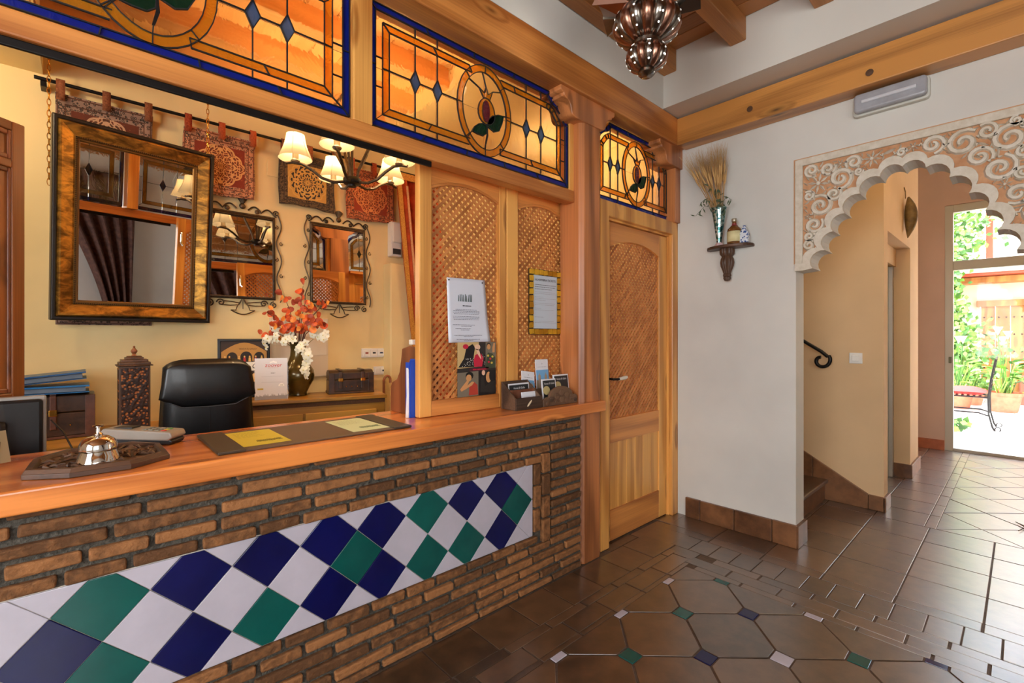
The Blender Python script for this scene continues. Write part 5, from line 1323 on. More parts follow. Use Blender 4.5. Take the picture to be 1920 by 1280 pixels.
world_lines(t, [(1.431, .8), (1.424, .98), (1.417, 1), (1.410, .92), (1.397, 1), (1.390, .98), (1.383, .94), (1.356, 1), (1.350, .4), (1.338, .8), (1.331, .42)], 1.318, 1.482, YS-.0048, INK2, .0022, 3)
world_lines(t, [(1.305, 1), (1.298, .34), (1.285, .85), (1.279, .34)], 1.324, 1.494, YS-.010, INK2, .0022, 4)
mb = MB(); r = random.Random(9)
for k in range(9):
    x = 1.352+.010*k+r.uniform(-.002, .002); mb.tube([(x, YS-.0045, 1.472), (x+r.uniform(-.003, .003), YS-.0045, 1.500+r.uniform(0, .012))], [.0026, .0014], 4)
mb.build('silhouettes', plain(34, 60, 58, .6), t)
t = thing('photo_sheet', 'sheet of four dancer photographs on the left lattice shutter', 'photograph', (1.468, YS, 1.0))
X0, X1, Z0, Z1 = 1.346, 1.592, 1.003, 1.272; XM, ZM = 1.478, 1.135
sw = lambda x, z: (X0+(X1-X0)*x, Z0+(Z1-Z0)*z)
pm = [plain(*c, .45) for c in ((44, 40, 38), (206, 176, 120), (22, 20, 22), (196, 30, 62), (232, 190, 160), (120, 112, 96), (176, 60, 44), (206, 150, 96), (226, 222, 214), (60, 70, 50), (212, 190, 80), (74, 30, 40))]
a_ = MB(); LV = [0]
def pg(i, pts, lv):
    a_.mi = i; a_.face([(sw(x, z)[0], YS-.002-.0005*lv, sw(x, z)[1]) for x, z in pts])
def eli(i, cx, cz, rx, rz, lv, n=12): pg(i, [(cx+rx*math.cos(2*PI*k/n), cz+rz*math.sin(2*PI*k/n)) for k in range(n)], lv)
pg(0, [(0, 0), (1, 0), (1, 1), (0, 1)], 0)
pg(1, [(.0, .52), (.54, .54), (.54, 1), (0, 1)], 1); pg(2, [(.02, .54), (.16, .70), (.22, .90), (.38, .965), (.44, .90), (.40, .70), (.50, .56)], 2); eli(3, .20, .92, .07, .045, 3)
eli(4, .50, .905, .075, .055, 4); pg(4, [(.46, .88), (.54, .86), (.60, .70), (.66, .64), (.52, .72)], 4); pg(2, [(.06, .54), (.42, .54), (.40, .72), (.22, .70)], 4)
pg(3, [(.42, .54), (.62, .54), (.66, .70), (.58, .80), (.60, .66), (.50, .78), (.44, .76), (.40, .66)], 5); pg(2, [(.62, .54), (.70, .56), (.72, .74), (.62, .82)], 4)
r = random.Random(2)
for k in range(40):
    x, z = r.uniform(.10, .40), r.uniform(.55, .70); eli(8, x, z, .007, .006, 6, 6)
for k in range(14): eli(8, r.uniform(.63, .70), r.uniform(.57, .78), .006, .006, 6, 6)
pg(5, [(.72, .50), (1, .50), (1, 1), (.72, 1)], 1); pg(9, [(.72, .50), (.98, .50), (.98, .70), (.90, .78), (.78, .80), (.74, .68)], 2); eli(2, .80, .93, .060, .055, 3); eli(7, .80, .91, .048, .055, 4); pg(7, [(.90, .80), (.96, .80), (.97, .98), (.93, .98), (.90, .90)], 4)
for x, z in ((.78, .74), (.84, .68), (.80, .62), (.88, .60), (.90, .72)): eli(r.choice((10, 3, 8)), x, z, .03, .022, 5, 8)
pg(11, [(.30, .455), (.80, .465), (.80, .525), (.30, .515)], 2)
pg(5, [(0, 0), (.53, 0), (.53, .46), (0, .44)], 1); eli(2, .30, .38, .10, .075, 2); eli(7, .28, .34, .07, .065, 3); pg(6, [(.28, .02), (.52, .02), (.50, .20), (.40, .27), (.30, .20)], 3); pg(7, [(.06, .14), (.10, .10), (.36, .20), (.42, .26), (.36, .27), (.24, .20), (.30, .30), (.24, .30), (.10, .18)], 4)
pg(2, [(.55, 0), (1, 0), (1, .46), (.55, .47)], 1); eli(7, .80, .33, .075, .105, 3); eli(4, .66, .42, .045, .05, 3); pg(0, [(.58, .06), (.98, .02), (.98, .26), (.86, .24), (.70, .16), (.66, .36), (.60, .34)], 2); eli(2, .86, .36, .05, .10, 4)
a_.build('photographs', pm, t)
world_lines(t, [(ZM-.003, .9)], 1.435, 1.53, YS-.005, pm[3], .006, 6)
# gold framed notice
t = thing('framed_notice', 'printed notice in a gold crackle frame on the right lattice shutter', 'framed notice', (1.963, YS, 1.31))
GX0, GX1, GZ0, GZ1, gw = 1.832, 2.095, 1.312, 1.681, .034
M_GF = speckle('gold_crackle', (176, 122, 20), (228, 180, 48), 20, .45, .3, .003, metal=.3, rnd=.5)
MB().box(GX0, GX1, YS-.006, YS, GZ0, GZ1).build('frame', plain(58, 40, 14, .6), t)
per = []
r = random.Random(8)
def cells(x0, x1, z0, z1, nx, nz):
    for i in range(nx):
        for j in range(nz):
            a, b = x0+(x1-x0)*i/nx, x0+(x1-x0)*(i+1)/nx; c, d = z0+(z1-z0)*j/nz, z0+(z1-z0)*(j+1)/nz
            jt = lambda s=.004: r.uniform(.0012, s)
            q = [(a+jt(.006), c+jt()), (b-jt(), c+jt(.006)), (b-jt(), (c+d)/2+r.uniform(-.006, .006)), (b-jt(.006), d-jt()), (a+jt(), d-jt(.006)), (a+jt(.003), (c+d)/2)]
            MB().prism(q, 'XZ', YS-.012, YS-.005).build('frame_chip', M_GF, t)
cells(GX0, GX1, GZ1-gw, GZ1, 7, 1); cells(GX0, GX1, GZ0, GZ0+gw, 7, 1); cells(GX0, GX0+gw, GZ0+gw, GZ1-gw, 1, 8); cells(GX1-gw, GX1, GZ0+gw, GZ1-gw, 1, 8)
MB().box(GX0+gw, GX1-gw, YS-.0068, YS-.0055, GZ0+gw, GZ1-gw).build('sheet', plain(196, 210, 222, .4), t)
tt = text(t, 'ALHAMBRA TICKETS', .0185, 1.963-1.963, 1.616-1.31, .0085, M_INK)
world_lines(t, [(1.592, 1), (1.580, .97), (1.568, .8)], 1.876, 2.052, YS-.0075, plain(110, 112, 122, .7), .0034, 11, False)
world_lines(t, [(1.552, .95), (1.543, 1), (1.524, .4), (1.515, 1), (1.506, .5), (1.488, .95), (1.479, .9), (1.46, .3), (1.45, .9), (1.41, .4), (1.386, .9), (1.378, 1)], 1.876, 2.052, YS-.0075, plain(160, 164, 174, .7), .002, 12, False)

# ---- card holders
M_AGED = wood('aged_dark_timber', (54, 38, 28), (112, 84, 62), 'X', rough=.6, freq=30, coat=0)
t = thing('card_holder', 'dark wooden card box with a leaf inlay on the counter', 'card holder', (1.70, 1.76, CT))
xa, xb, ya, yb = 1.607, 1.795, 1.718, 1.835
MB().box(xa, xb, ya, ya+.010, CT, CT+.062).build('front', M_AGED, t, bevel=.002); MB().box(xa, xb, yb-.010, yb, CT, CT+.140).build('back', M_AGED, t, bevel=.002)
for a in (xa, xb-.010): MB().prism([(ya+.008, CT), (yb-.008, CT), (yb-.008, CT+.138), (ya+.008, CT+.058)], 'YZ', a, a+.010).build('side', M_AGED, t, bevel=.002)
MB().box(xa+.01, xb-.01, ya+.01, yb-.01, CT, CT+.010).build('bottom', M_AGED, t); MB().box(xa+.01, xb-.01, 1.772, 1.780, CT, CT+.098).build('divider', W_RED, t, bevel=.001)
MB().prism([(1.700+.020*(math.cos(a)*.8+math.sin(a)*.25), CT+.031+.020*(math.sin(a)*.55+math.cos(a)*.6)) for a in [2*PI*i/14 for i in range(14)]], 'XZ', ya-.001, ya+.002).build('leaf_inlay', plain(226, 212, 180, .5), t)
def card(label, x0, x1, y, z0, z1, lean, kind, grp, rot=0, n=1):
    t = thing('leaflet', label, 'leaflet', ((x0+x1)/2, y, z0), 0, grp); w, h = (x1-x0), z1-z0
    t.rotation_euler = (-lean, rot[1] if isinstance(rot, tuple) else 0, rot[0] if isinstance(rot, tuple) else rot)
    MB().box(-w/2, w/2, 0, .0012*n+.0006, 0, h).build('sheet', plain(228, 230, 236, .4), t, True)
    if kind == 'menu':
        flat(t, 'dark_panel', [(-w/2+.006, .006), (w/2-.006, .006), (w/2-.006, h-.008), (-w/2+.006, h-.008)], plain(34, 38, 40, .5), .0006)
        text(t, 'Venta El Gallo', .0145, 0, h-.030, .0012, plain(236, 236, 236, .6), shear=.3)
        flat(t, 'photo', [(-w/2+.03+.02*math.cos(a)*1.4, h-.062+.024*math.sin(a)) for a in [2*PI*i/12 for i in range(12)]], plain(196, 176, 120, .5), .001)
    elif kind == 'brochure':
        flat(t, 'sky_print', [(-w/2, 0), (w/2, 0), (w/2, h*.66), (-w/2, h*.66)], plain(120, 178, 224, .5), .0006)
        for cx in (-w*.26, w*.26): flat(t, 'tower_print', [(cx-.010, .0), (cx+.010, 0), (cx+.010, h*.48), (cx+.005, h*.50), (cx, h*.58), (cx-.005, h*.50), (cx-.010, h*.48)], plain(176, 156, 136, .5), .0012)
        flat(t, 'wall_print', [(-w/2, 0), (w/2, 0), (w/2, h*.30), (-w/2, h*.34)], plain(150, 136, 112, .5), .0010)
        text(t, 'A', .010, 0, h*.84, .0008, M_INK); lines(t, [(h*.75, .7)], -w/2, w/2, .0008, plain(130, 130, 140, .6), .002)
    elif kind == 'business':
        lines(t, [(h*.62, .35), (h*.45, .3), (h*.30, .25)], -w/2, w/2-.02, .0008, plain(170, 172, 180, .6), .0015)
        flat(t, 'logo', [(w/2-.018+.008*math.cos(a)*(1+.3*math.cos(4*a)), h*.5+.008*math.sin(a)*(1+.3*math.cos(4*a))) for a in [2*PI*i/20 for i in range(20)]], plain(30, 90, 140, .5), .001)
G1 = 'leaflets in the card holders'
card('black and white menu card at the back of the leaf-inlaid box', 1.635, 1.785, 1.800, CT+.012, CT+.128, .10, 'menu', G1)
card('stack of white business cards in front of the leaf-inlaid box', 1.688, 1.785, 1.752, CT+.012, CT+.085, .15, 'business', G1, n=6)
card('blue castle brochure leaning left between the two card boxes', 1.752, 1.848, 1.825, CT+.045, CT+.185, .18, 'brochure', G1, (0, .14), 5)
card('taller castle brochure standing upright against the shutter', 1.885, 1.985, 1.845, CT+.070, CT+.245, .08, 'brochure', G1, 0, 4)
t = thing('turtle_card_holder', 'dark card rack with a domed turtle-shell front on the counter', 'card holder', (1.94, 1.75, CT))
dome = [(1.803, CT), (2.082, CT), (2.082, CT+.040), (2.062, CT+.052)] + [(1.945+.095*math.cos(a), CT+.050+.052*math.sin(a)) for a in [PI*i/12 for i in range(13)]] + [(1.83, CT+.048), (1.803, CT+.038)]
MB().prism(dome, 'XZ', 1.716, 1.732).build('domed_front', M_AGED, t, bevel=.003)
sh = MB(); hexs = [(1.945, CT+.066, .021), (1.905, CT+.052, .019), (1.985, CT+.052, .019), (1.945, CT+.030, .019), (1.865, CT+.036, .018), (2.025, CT+.036, .018), (1.905, CT+.018, .016), (1.985, CT+.018, .016), (2.06, CT+.02, .014), (1.83, CT+.02, .014)]
for hx_, hz_, hr in hexs: MB().prism([(hx_+hr*math.cos(PI*k/3), hz_+hr*math.sin(PI*k/3)*.92) for k in range(6)], 'XZ', 1.711, 1.717).build('shell_plate', M_AGED, t, bevel=.003)
MB().box(1.803, 2.082, 1.732, 1.822, CT, CT+.010).build('bottom', M_AGED, t); MB().box(1.803, 2.082, 1.814, 1.826, CT, CT+.085).build('back', M_AGED, t, bevel=.002)
for a in (1.803, 2.072): MB().box(a, a+.010, 1.732, 1.814, CT, CT+.03).build('side', M_AGED, t)
card('menu card behind the left shoulder of the turtle rack', 1.845, 1.955, 1.756, CT+.012, CT+.142, .12, 'menu', G1, 0, 5)
card('menu card behind the right shoulder of the turtle rack', 1.955, 2.080, 1.770, CT+.012, CT+.160, .12, 'menu', G1, 0, 5)

# ================================================================== LOBBY FITTINGS
# ---- Moroccan lantern
lx, ly, lz = 1.775, 1.085, 2.405
t = thing('moroccan_lantern', 'pierced bronze Moroccan lantern hanging from the lobby ceiling', 'lantern', (lx, ly, lz))
M_BRZ = plain(128, 122, 114, .22, 1); M_COP = plain(150, 112, 94, .26, 1)
def lobed(zc, r, hgt, n, name):
    for k in range(n):
        a0 = 2*PI*k/n; mb = MB(); NU, NV = 8, 18
        def fn(u, v):
            p = -PI/2+PI*(.06+.88*v); a = a0+2*PI/n*u; rr = r*math.cos(p)**.85*(1+.10*math.sin(PI*u)**.7)
            return (lx+rr*math.cos(a), ly+rr*math.sin(a), zc+hgt*math.sin(p))
        mb.grid(NU, NV, fn).build(name, M_COP if k % 2 else M_BRZ, t, smooth=True)
lobed(lz+.085, .080, .062, 14, 'lower_bowl_lobe'); lobed(lz+.222, .130, .085, 16, 'bowl_lobe')
MB().lathe([(.0, .0), (.026, .004), (.036, .014), (.034, .026), (.022, .032), (.018, .050), (.0, .052)], (lx, ly, lz), 24).build('drop_finial', M_BRZ, t, smooth=True)
MB().lathe([(.052, .128), (.060, .132), (.062, .150), (.056, .156)], (lx, ly, lz), 32).build('collar', M_BRZ, t, smooth=True)
M_HOLE = NT('lit_piercing'); M_HOLE.set(base=(1, 1, 1, 1), em=(1, .97, .9, 1), es=1.4)
mb = MB()
for zc, r, hg, n in ((lz+.085, .080, .062, 14), (lz+.222, .130, .085, 16)):
    for k in range(n):
        for q, p in enumerate((-.75, -.35, .1, .5)):
            if k % 2: continue
            for du in (.38, .62) if q % 2 else (.5,):
                a = 2*PI/n*(k+du); rr = r*math.cos(p)**.85*(1+.10*math.sin(PI*du)**.7)+.0012
                c = Vector((lx+rr*math.cos(a), ly+rr*math.sin(a), zc+hg*math.sin(p))); nn_ = Vector((math.cos(a)*math.cos(p), math.sin(a)*math.cos(p), math.sin(p)*1.2)).normalized()
                u = nn_.orthogonal().normalized(); v = nn_.cross(u); mb.face([c+(u*math.cos(b)+v*math.sin(b))*.0042 for b in [2*PI*i/8 for i in range(8)]])
o = mb.build('piercings', M_HOLE.m, t); o['kind'] = 'stuff'
for k in range(6):
    a = 2*PI*k/6+.35; mb = MB(); P = lambda r, z, d=0: (lx+r*math.cos(a+d), ly+r*math.sin(a+d), lz+z)
    mb.face([P(.10, .285, -.5), P(.10, .285, .5), P(.215, .345, .26), P(.235, .30, 0), P(.215, .345, -.26)]); mb.face([P(.215, .345, -.26), P(.215, .345, .26), P(.20, .46, .3), P(.20, .46, -.3)])
    mb.build('star_wing', M_BRZ if k % 2 else M_COP, t, solid=.003)
    g = MB(); g.face([P(.105, .292, .52), P(.207, .350, .27), P(.207, .350, .78), ]); g.build('wing_glass', plain(206, 214, 224, .1, 0, trans=.6), t, solid=.002)
MB().lathe([(.20, .44), (.21, .47), (.15, .56), (.06, .62), (.02, .66), (.0, .665)], (lx, ly, lz), 28, 0).build('crown', M_BRZ, t, smooth=True)
MB().tube([(lx, ly, lz+.65), (lx, ly, 3.212)], .006, 8).build('suspension_rod', M_BRZ, t)
light('lantern_lamp', 'POINT', (lx, ly, lz+.40), 3.0, (1, .9, .75), shadow_soft_size=.05)

# ---- emergency light
t = thing('emergency_light', 'grey rectangular emergency light on the wall above the arch', 'emergency light', (3.23, .486, 2.53))
def rr(y0, y1, z0, z1, r, n=5):
    p = []
    for cy_, cz_, a0 in ((y1-r, z0+r, -PI/2), (y1-r, z1-r, 0), (y0+r, z1-r, PI/2), (y0+r, z0+r, PI)):
        p += [(cy_+r*math.cos(a0+PI/2*i/n), cz_+r*math.sin(a0+PI/2*i/n)) for i in range(n+1)]
    return p
MB().prism(rr(.322, .650, 2.530, 2.648, .022), 'YZ', 3.205, 3.2405).build('base_plate', plain(206, 206, 196, .5), t, bevel=.006)
MB().prism(rr(.330, .638, 2.540, 2.640, .018), 'YZ', 3.165, 3.206).build('diffuser', speckle('grey_diffuser', (150, 152, 158), (178, 180, 186), 8, .25, .05, rnd=0), t, bevel=.012, seg=3)
MB().tube([(3.163, .37, 2.59), (3.163, .60, 2.59)], .010, 8).build('tube', plain(214, 218, 224, .15), t, smooth=True)

# ---- wall shelf with vase and bottles
t = thing('wall_shelf', 'carved dark wooden bracket shelf on the plaster wall', 'shelf', (3.17, 1.33, 1.67))
pl = [(3.240, 1.480), (3.240, 1.185)] + [(3.240-.120*math.sin(a)**.75, 1.3325-.155*math.cos(a)) for a in [PI*i/16 for i in range(1, 16)]]
MB().prism(pl, 'XY', 1.889, 1.908).build('top', W_DARK, t, bevel=.004)
pr = [(.0, 0), (.016, .004), (.022, .014), (.024, .024), (.021, .030), (.026, .034), (.025, .046), (.022, .050), (.030, .075), (.040, .100), (.044, .125), (.040, .150), (.032, .165), (.045, .180), (.047, .200), (.044, .218), (.0, .218)]
MB().lathe(pr, (3.198, 1.345, 1.672), 32, 16, .10).build('turned_bracket', W_DARKZ, t, smooth=True)
vx, vy, vz_ = 3.165, 1.385, 1.909
MOS = NT('mirror_mosaic'); v_ = MOS.coord(); d_ = MOS.vor(v_, 70, out='Color'); bw = MOS.node('RGBToBW'); MOS.link(d_, bw.inputs[0])
MOS.set(base=MOS.ramp(bw.outputs[0], [(.2, rgb(24, 62, 66)), (.5, rgb(70, 120, 116)), (.8, rgb(190, 206, 204))]), metal=.8, rough=.12); MOS.bump(bw.outputs[0], .8, .006)
t = thing('mosaic_vase', 'flared mirror mosaic vase on the bracket shelf', 'vase', (vx, vy, vz_))
MB().lathe([(.0, 0), (.012, .0), (.016, .02), (.018, .04), (.024, .09), (.032, .15), (.040, .20), (.047, .248), (.050, .256), (.046, .254), (.036, .20), (.0, .18)], (vx, vy, vz_), 28).build('body', MOS.m, t, smooth=True)
MB().lathe([(.0, 0), (.034, 0), (.030, .006), (.018, .022), (.015, .04), (.0, .04)], (vx, vy, vz_), 16, 6, .35).build('foot', plain(206, 178, 178, .5), t, smooth=True)
t = thing('wheat_bunch', 'bunch of dried wheat with green sprigs in the mosaic vase', 'dried flowers', (vx, vy, vz_+.2))
rw = random.Random(31); M_STRAW = plain(186, 142, 84, .75); M_EAR = plain(206, 164, 104, .75); M_AWN = plain(198, 164, 112, .8)
Rr = Vector((0, -1, 0)); base = Vector((vx, vy, vz_+.20))
for k in range(58):
    lean = rw.uniform(-.62, .12) if k < 48 else rw.uniform(.02, .22)
    L = rw.uniform(.33, .47); dr = (Vector((rw.uniform(-.30, .04), 0, 1))+Rr*lean*(.85)).normalized()
    b0 = base+Vector((rw.uniform(-.022, .012), rw.uniform(-.02, .02), 0)); tip = b0+dr*L*.62
    s = MB().tube([b0-dr*.03, b0.lerp(tip, .5), tip], .0014, 4).build('stalk', M_STRAW, t)
    ear = MB().tube([tip-dr*.004, tip+dr*.016, tip+dr*.05, tip+dr*.075], [.002, .0055, .0045, .001], 6).build('ear', M_EAR, s, smooth=True)
    mb = MB()
    for q in range(11):
        sd = (dr+Vector((rw.uniform(-.22, .16), rw.uniform(-.22, .22), rw.uniform(-.1, .1)))).normalized(); p0 = tip+dr*(.012+.055*q/11)
        mb.tube([p0, p0+sd*L*.30], [.0007, .00035], 3, cap=False)
    o = mb.build('awns', M_AWN, s); o['kind'] = 'stuff'
M_SPRIG = plain(74, 88, 60, .7)
for dy, dz, dx in ((.14, -.03, -.05), (.10, .05, -.06), (-.02, .12, -.06), (.05, .16, -.05), (-.10, .03, -.04), (-.07, -.05, -.06), (-.04, .02, -.06)):
    p0 = base+Vector((0, 0, .05)); p2 = base+Vector((dx, dy, .05+dz)); p1 = p0.lerp(p2, .6)+Vector((0, 0, .05))
    sp = MB().tube([p0, p1, p2], .0013, 4).build('sprig', M_SPRIG, t)
    for q in range(9):
        f = .35+.65*q/8; c = p0.lerp(p1, min(1, f*1.6)) if f < .6 else p1.lerp(p2, (f-.6)/.4)
        d = Vector((rw.uniform(-.5, .1), rw.uniform(-.5, .5), rw.uniform(-1.2, .2))).normalized(); w = d.cross(Vector((1, .2, 0))).normalized()*.0045; L = rw.uniform(.028, .05)
        MB().add([c, c+d*L*.5+w, c+d*L, c+d*L*.5-w], [(0, 1, 2, 3)]).build('leaf', M_SPRIG, sp)
t = thing('potion_bottle', 'round amber glass bottle with a cream label on the shelf', 'bottle', (3.155, 1.292, 1.909))
MB().lathe([(.0, 0), (.040, 0), (.043, .006), (.043, .085), (.040, .098), (.022, .116), (.013, .124), (.013, .148), (.0, .148)], (3.165, 1.285, 1.909), 28).build('glass', plain(140, 90, 40, .12, 0, trans=.4), t, smooth=True)
MB().lathe([(.0438, .012), (.0438, .080)], (3.165, 1.285, 1.909), 28, a0=PI*.55, a1=PI*1.55).build('label', plain(222, 212, 160, .7), t, smooth=True, solid=.0008)
MB().lathe([(.024, .115), (.014, .124), (.0142, .134)], (3.165, 1.285, 1.910), 24).build('neck_band', plain(130, 40, 34, .5), t, smooth=True)
MB().lathe([(.0, .146), (.016, .146), (.018, .152), (.016, .166), (.0, .168)], (3.165, 1.285, 1.909), 20).build('stopper', plain(160, 150, 130, .3, .5), t, smooth=True)
t = thing('ceramic_flask', 'small blue and white ceramic flask on the shelf', 'flask', (3.16, 1.222, 1.909))
BW_ = NT('blue_white_ceramic'); v_ = BW_.coord(); d_ = BW_.vor(v_, 75); BW_.set(base=BW_.ramp(d_, [(.0, rgb(50, 86, 150)), (.38, rgb(60, 96, 160)), (.42, rgb(214, 222, 232))], 'CONSTANT'), rough=.2)
fp = [(-.026, 0), (.026, 0), (.027, .062), (.014, .082), (.010, .092), (.010, .104), (-.010, .104), (-.010, .092), (-.014, .082), (-.027, .062)]
MB().prism([(1.222+a, 1.909+b) for a, b in fp], 'YZ', 3.150, 3.186).build('body', BW_.m, t, bevel=.006); MB().box(3.160, 3.176, 1.214, 1.230, 2.012, 2.020).build('cap', plain(60, 96, 160, .3), t, bevel=.002)

# ---- handrail, switch, leaf ornament
hr = [(4.30, 2.2, 1.94), (4.30, 1.45, 1.43), (4.30, 1.213, 1.273), (4.30, 1.075, 1.182), (4.30, 1.035, 1.145)]
n = 26
for i in range(n+1):
    f = i/n; a = .55-f*1.62*PI*1.0; r_ = .066*(1-.62*f)
    hr.append((4.30, 1.075-r_*math.cos(a)*.95, 1.112+r_*math.sin(a)))
t = thing('stair_handrail', 'black iron handrail ending in a scroll beside the stairs', 'handrail', (4.30, 1.2, 1.1))
MB().tube(hr, .0135, 10).build('rail', M_BLACKM, t, smooth=True)
for y, z in ((1.40, 1.395), (1.9, 1.735)): MB().tube([(4.30, y, z), (4.392, y, z-.03)], .007, 8).build('bracket', M_BLACKM, t)
t = thing('light_switch', 'white square light switch on the stair wall', 'light switch', (4.385, .869, 1.09))
MB().box(4.380, 4.393, .827, .911, 1.092, 1.175).build('plate', M_WHITEP, t, bevel=.004); MB().box(4.374, 4.382, .846, .892, 1.112, 1.156).build('rocker', plain(236, 234, 228, .35), t, bevel=.003)
t = thing('leaf_ornament', 'brown pod-shaped ornament hung on the hall pier', 'ornament', (5.25, .67, 2.2))
ox_, oz_ = 5.27, 2.34
MB().tube([(ox_-.02+.04*f, .672-.02*math.sin(PI*f), oz_-.19+.36*f) for f in [i/10 for i in range(11)]], [.003, .016, .028, .037, .043, .046, .045, .041, .034, .022, .008], 12).build('pod', speckle('brown_pod', (74, 58, 28), (132, 106, 58), 14, .6, .4, rnd=0), t, smooth=True)
MB().tube([(ox_+.01, .69, oz_+.16), (ox_+.015, .692, oz_+.22), (ox_-.01, .697, oz_+.255)], .004, 5).build('cord', plain(120, 96, 60, .8), t)
# twig on the hall floor
t = thing('dry_twig', 'thin dry twig lying on the hall floor', 'twig', (4.60, .02, 0))
MB().tube([(4.80, .035, .008), (4.73, .0, .012), (4.64, -.04, .010), (4.55, -.10, .008)], [.002, .005, .005, .003], 6).build('stem', plain(90, 66, 48, .8), t, smooth=True)
MB().tube([(4.70, -.01, .010), (4.58, .02, .012)], .0025, 5).build('side_twig', plain(90, 66, 48, .8), t)

# ---- lobby behind the camera: curtain seen in the mirror
t = thing('brown_curtain', 'brown drape gathered to one side at the lobby wall', 'curtain', (1.6, -2.0, .3))
MB().grid(50, 30, lambda u, v: (2.3-(.25+.95*v**1.6)*u, -2.08+.05*math.sin(u*30), .35+2.5*v)).build('drape', speckle('brown_velvet', (62, 38, 32), (104, 70, 58), 20, .9, .1, rnd=0), t, smooth=True, solid=.004)

# ================================================================== COURTYARD
g = MB().box(7.45, 15.5, -6, 7, -.10, -.012).build('floor_courtyard', speckle('courtyard_stone', (176, 174, 170), (226, 224, 220), 5, .8, .5, .01)); tag(g, 'pale stone paving of the sunny courtyard', 'paving', kind='structure')
M_STONE = speckle('paving_stone', (186, 184, 178), (230, 228, 222), 6, .8, .5, .006, rnd=.5)
rc = random.Random(17)
for i in range(9):
    x = 7.46; y0 = 2.2-.42*i
    while x < 13.9:
        L = rc.uniform(.5, .85); ftile_ = MB().prism(shrink(rect(x, x+L, y0-.42, y0), .008), 'XY', -.013, rc.uniform(-.002, .002)).build('paving_slab', M_STONE, g); x += L
P_YARD = plaster('courtyard_plaster', (236, 226, 204), .02)
m = MB(); m.box(14.0, 14.2, -4, .62, 2.02, 2.62); m.box(14.0, 14.2, .62, 5.5, -.05, 2.62); m.box(14.0, 14.2, -4, -2.6, -.05, 2.02); m.box(14.9, 15.1, -4, 5.5, 2.62, 6.0)
tag(m.build('wall_courtyard', P_YARD), 'cream plaster wall across the courtyard', 'wall', kind='structure')
tag(MB().box(7.5, 15, 5.3, 5.5, -.05, 6).build('wall_courtyard_left', P_YARD), 'courtyard side wall at the left', 'wall', kind='structure')
tag(MB().box(7.5, 15, -4.2, -4.0, -.05, 6).build('wall_courtyard_right', P_YARD), 'courtyard side wall at the right', 'wall', kind='structure')
t = thing('door_5', 'studded timber gate across the courtyard', 'gate', (14.0, -1, 0), kind='structure')
W_GATE = wood('gate_timber', (150, 92, 40), (206, 146, 78), 'Z', rough=.6, coat=0)
for k in range(15):
    y = .60-.215*k; MB().box(13.95, 14.02, y-.21, y, .0, 1.92).build('board', W_GATE, t, bevel=.006)
MB().box(13.90, 14.05, -2.6, .66, 1.92, 2.05).build('lintel', W_GATE, t, bevel=.008)
mb = MB()
for k in range(30):
    for z in (.3, .65, 1.0, 1.35, 1.7): mb.ball((13.945, .55-.1075*k, z), .016, 6, 4)
o = mb.build('studs', M_BLACKM, t); o['kind'] = 'stuff'
tag(MB().box(13.55, 14.3, -4, 5.3, 2.40, 2.52).build('trim_5', W_GATE, bevel=.01), 'timber beam under the courtyard balcony', 'beam', kind='structure')
M_RED = plain(190, 84, 60, .6)
t = thing('balcony', 'courtyard balcony with thin rails and red posts', 'balcony', (13.6, 0, 2.6), kind='structure')
MB().box(13.3, 14.9, -4, 5.3, 2.53, 2.58).build('red_edge', M_RED, t); MB().box(13.25, 14.9, -4, 5.3, 2.58, 2.80).build('slab', plain(226, 224, 216, .7), t, bevel=.01)
for k in range(7): MB().box(13.35, 13.38, -3.9, 5.2, 2.95+.14*k, 2.962+.14*k).build('rail', plain(230, 230, 226, .5), t)
for y in (1.5, .45, -.6, -1.6): MB().box(13.33, 13.42, y-.05, y+.05, 2.8, 4.6).build('post', M_RED, t, bevel=.006)
for y in (.15, -.05, -.25): MB().box(14.80, 14.9, y-.03, y+.03, 2.8, 4.6).build('window_bar', plain(240, 238, 232, .6), t)
# pots and plants
M_POT = speckle('terracotta_pot', (186, 92, 62), (220, 126, 94), 10, .7, .2, rnd=.2); M_SOIL = plain(60, 46, 36, .9)
M_GRN = [speckle('leaf_green_%d' % i, a, b, 9, .5, .1, rnd=.3) for i, (a, b) in enumerate((((70, 116, 30), (130, 176, 60)), ((46, 92, 34), (96, 150, 66)), ((110, 150, 60), (176, 206, 110))))]
rp = random.Random(41)
def blade(mb, c, d, L, w, droop=.4):
    d = Vector(d).normalized(); s = d.cross(Vector((0, 0, 1))); s = s.normalized() if s.length > .01 else Vector((1, 0, 0))
    vs = []; n = 5
    for i in range(n+1):
        f = i/n; p = Vector(c)+d*L*f-Vector((0, 0, droop*L*f*f)); ww = w*math.sin(PI*min(.97, .12+.88*f))**.8
        vs += [p+s*ww, p-s*ww]
    mb.add(vs, [(2*i, 2*i+1, 2*i+3, 2*i+2) for i in range(n)])
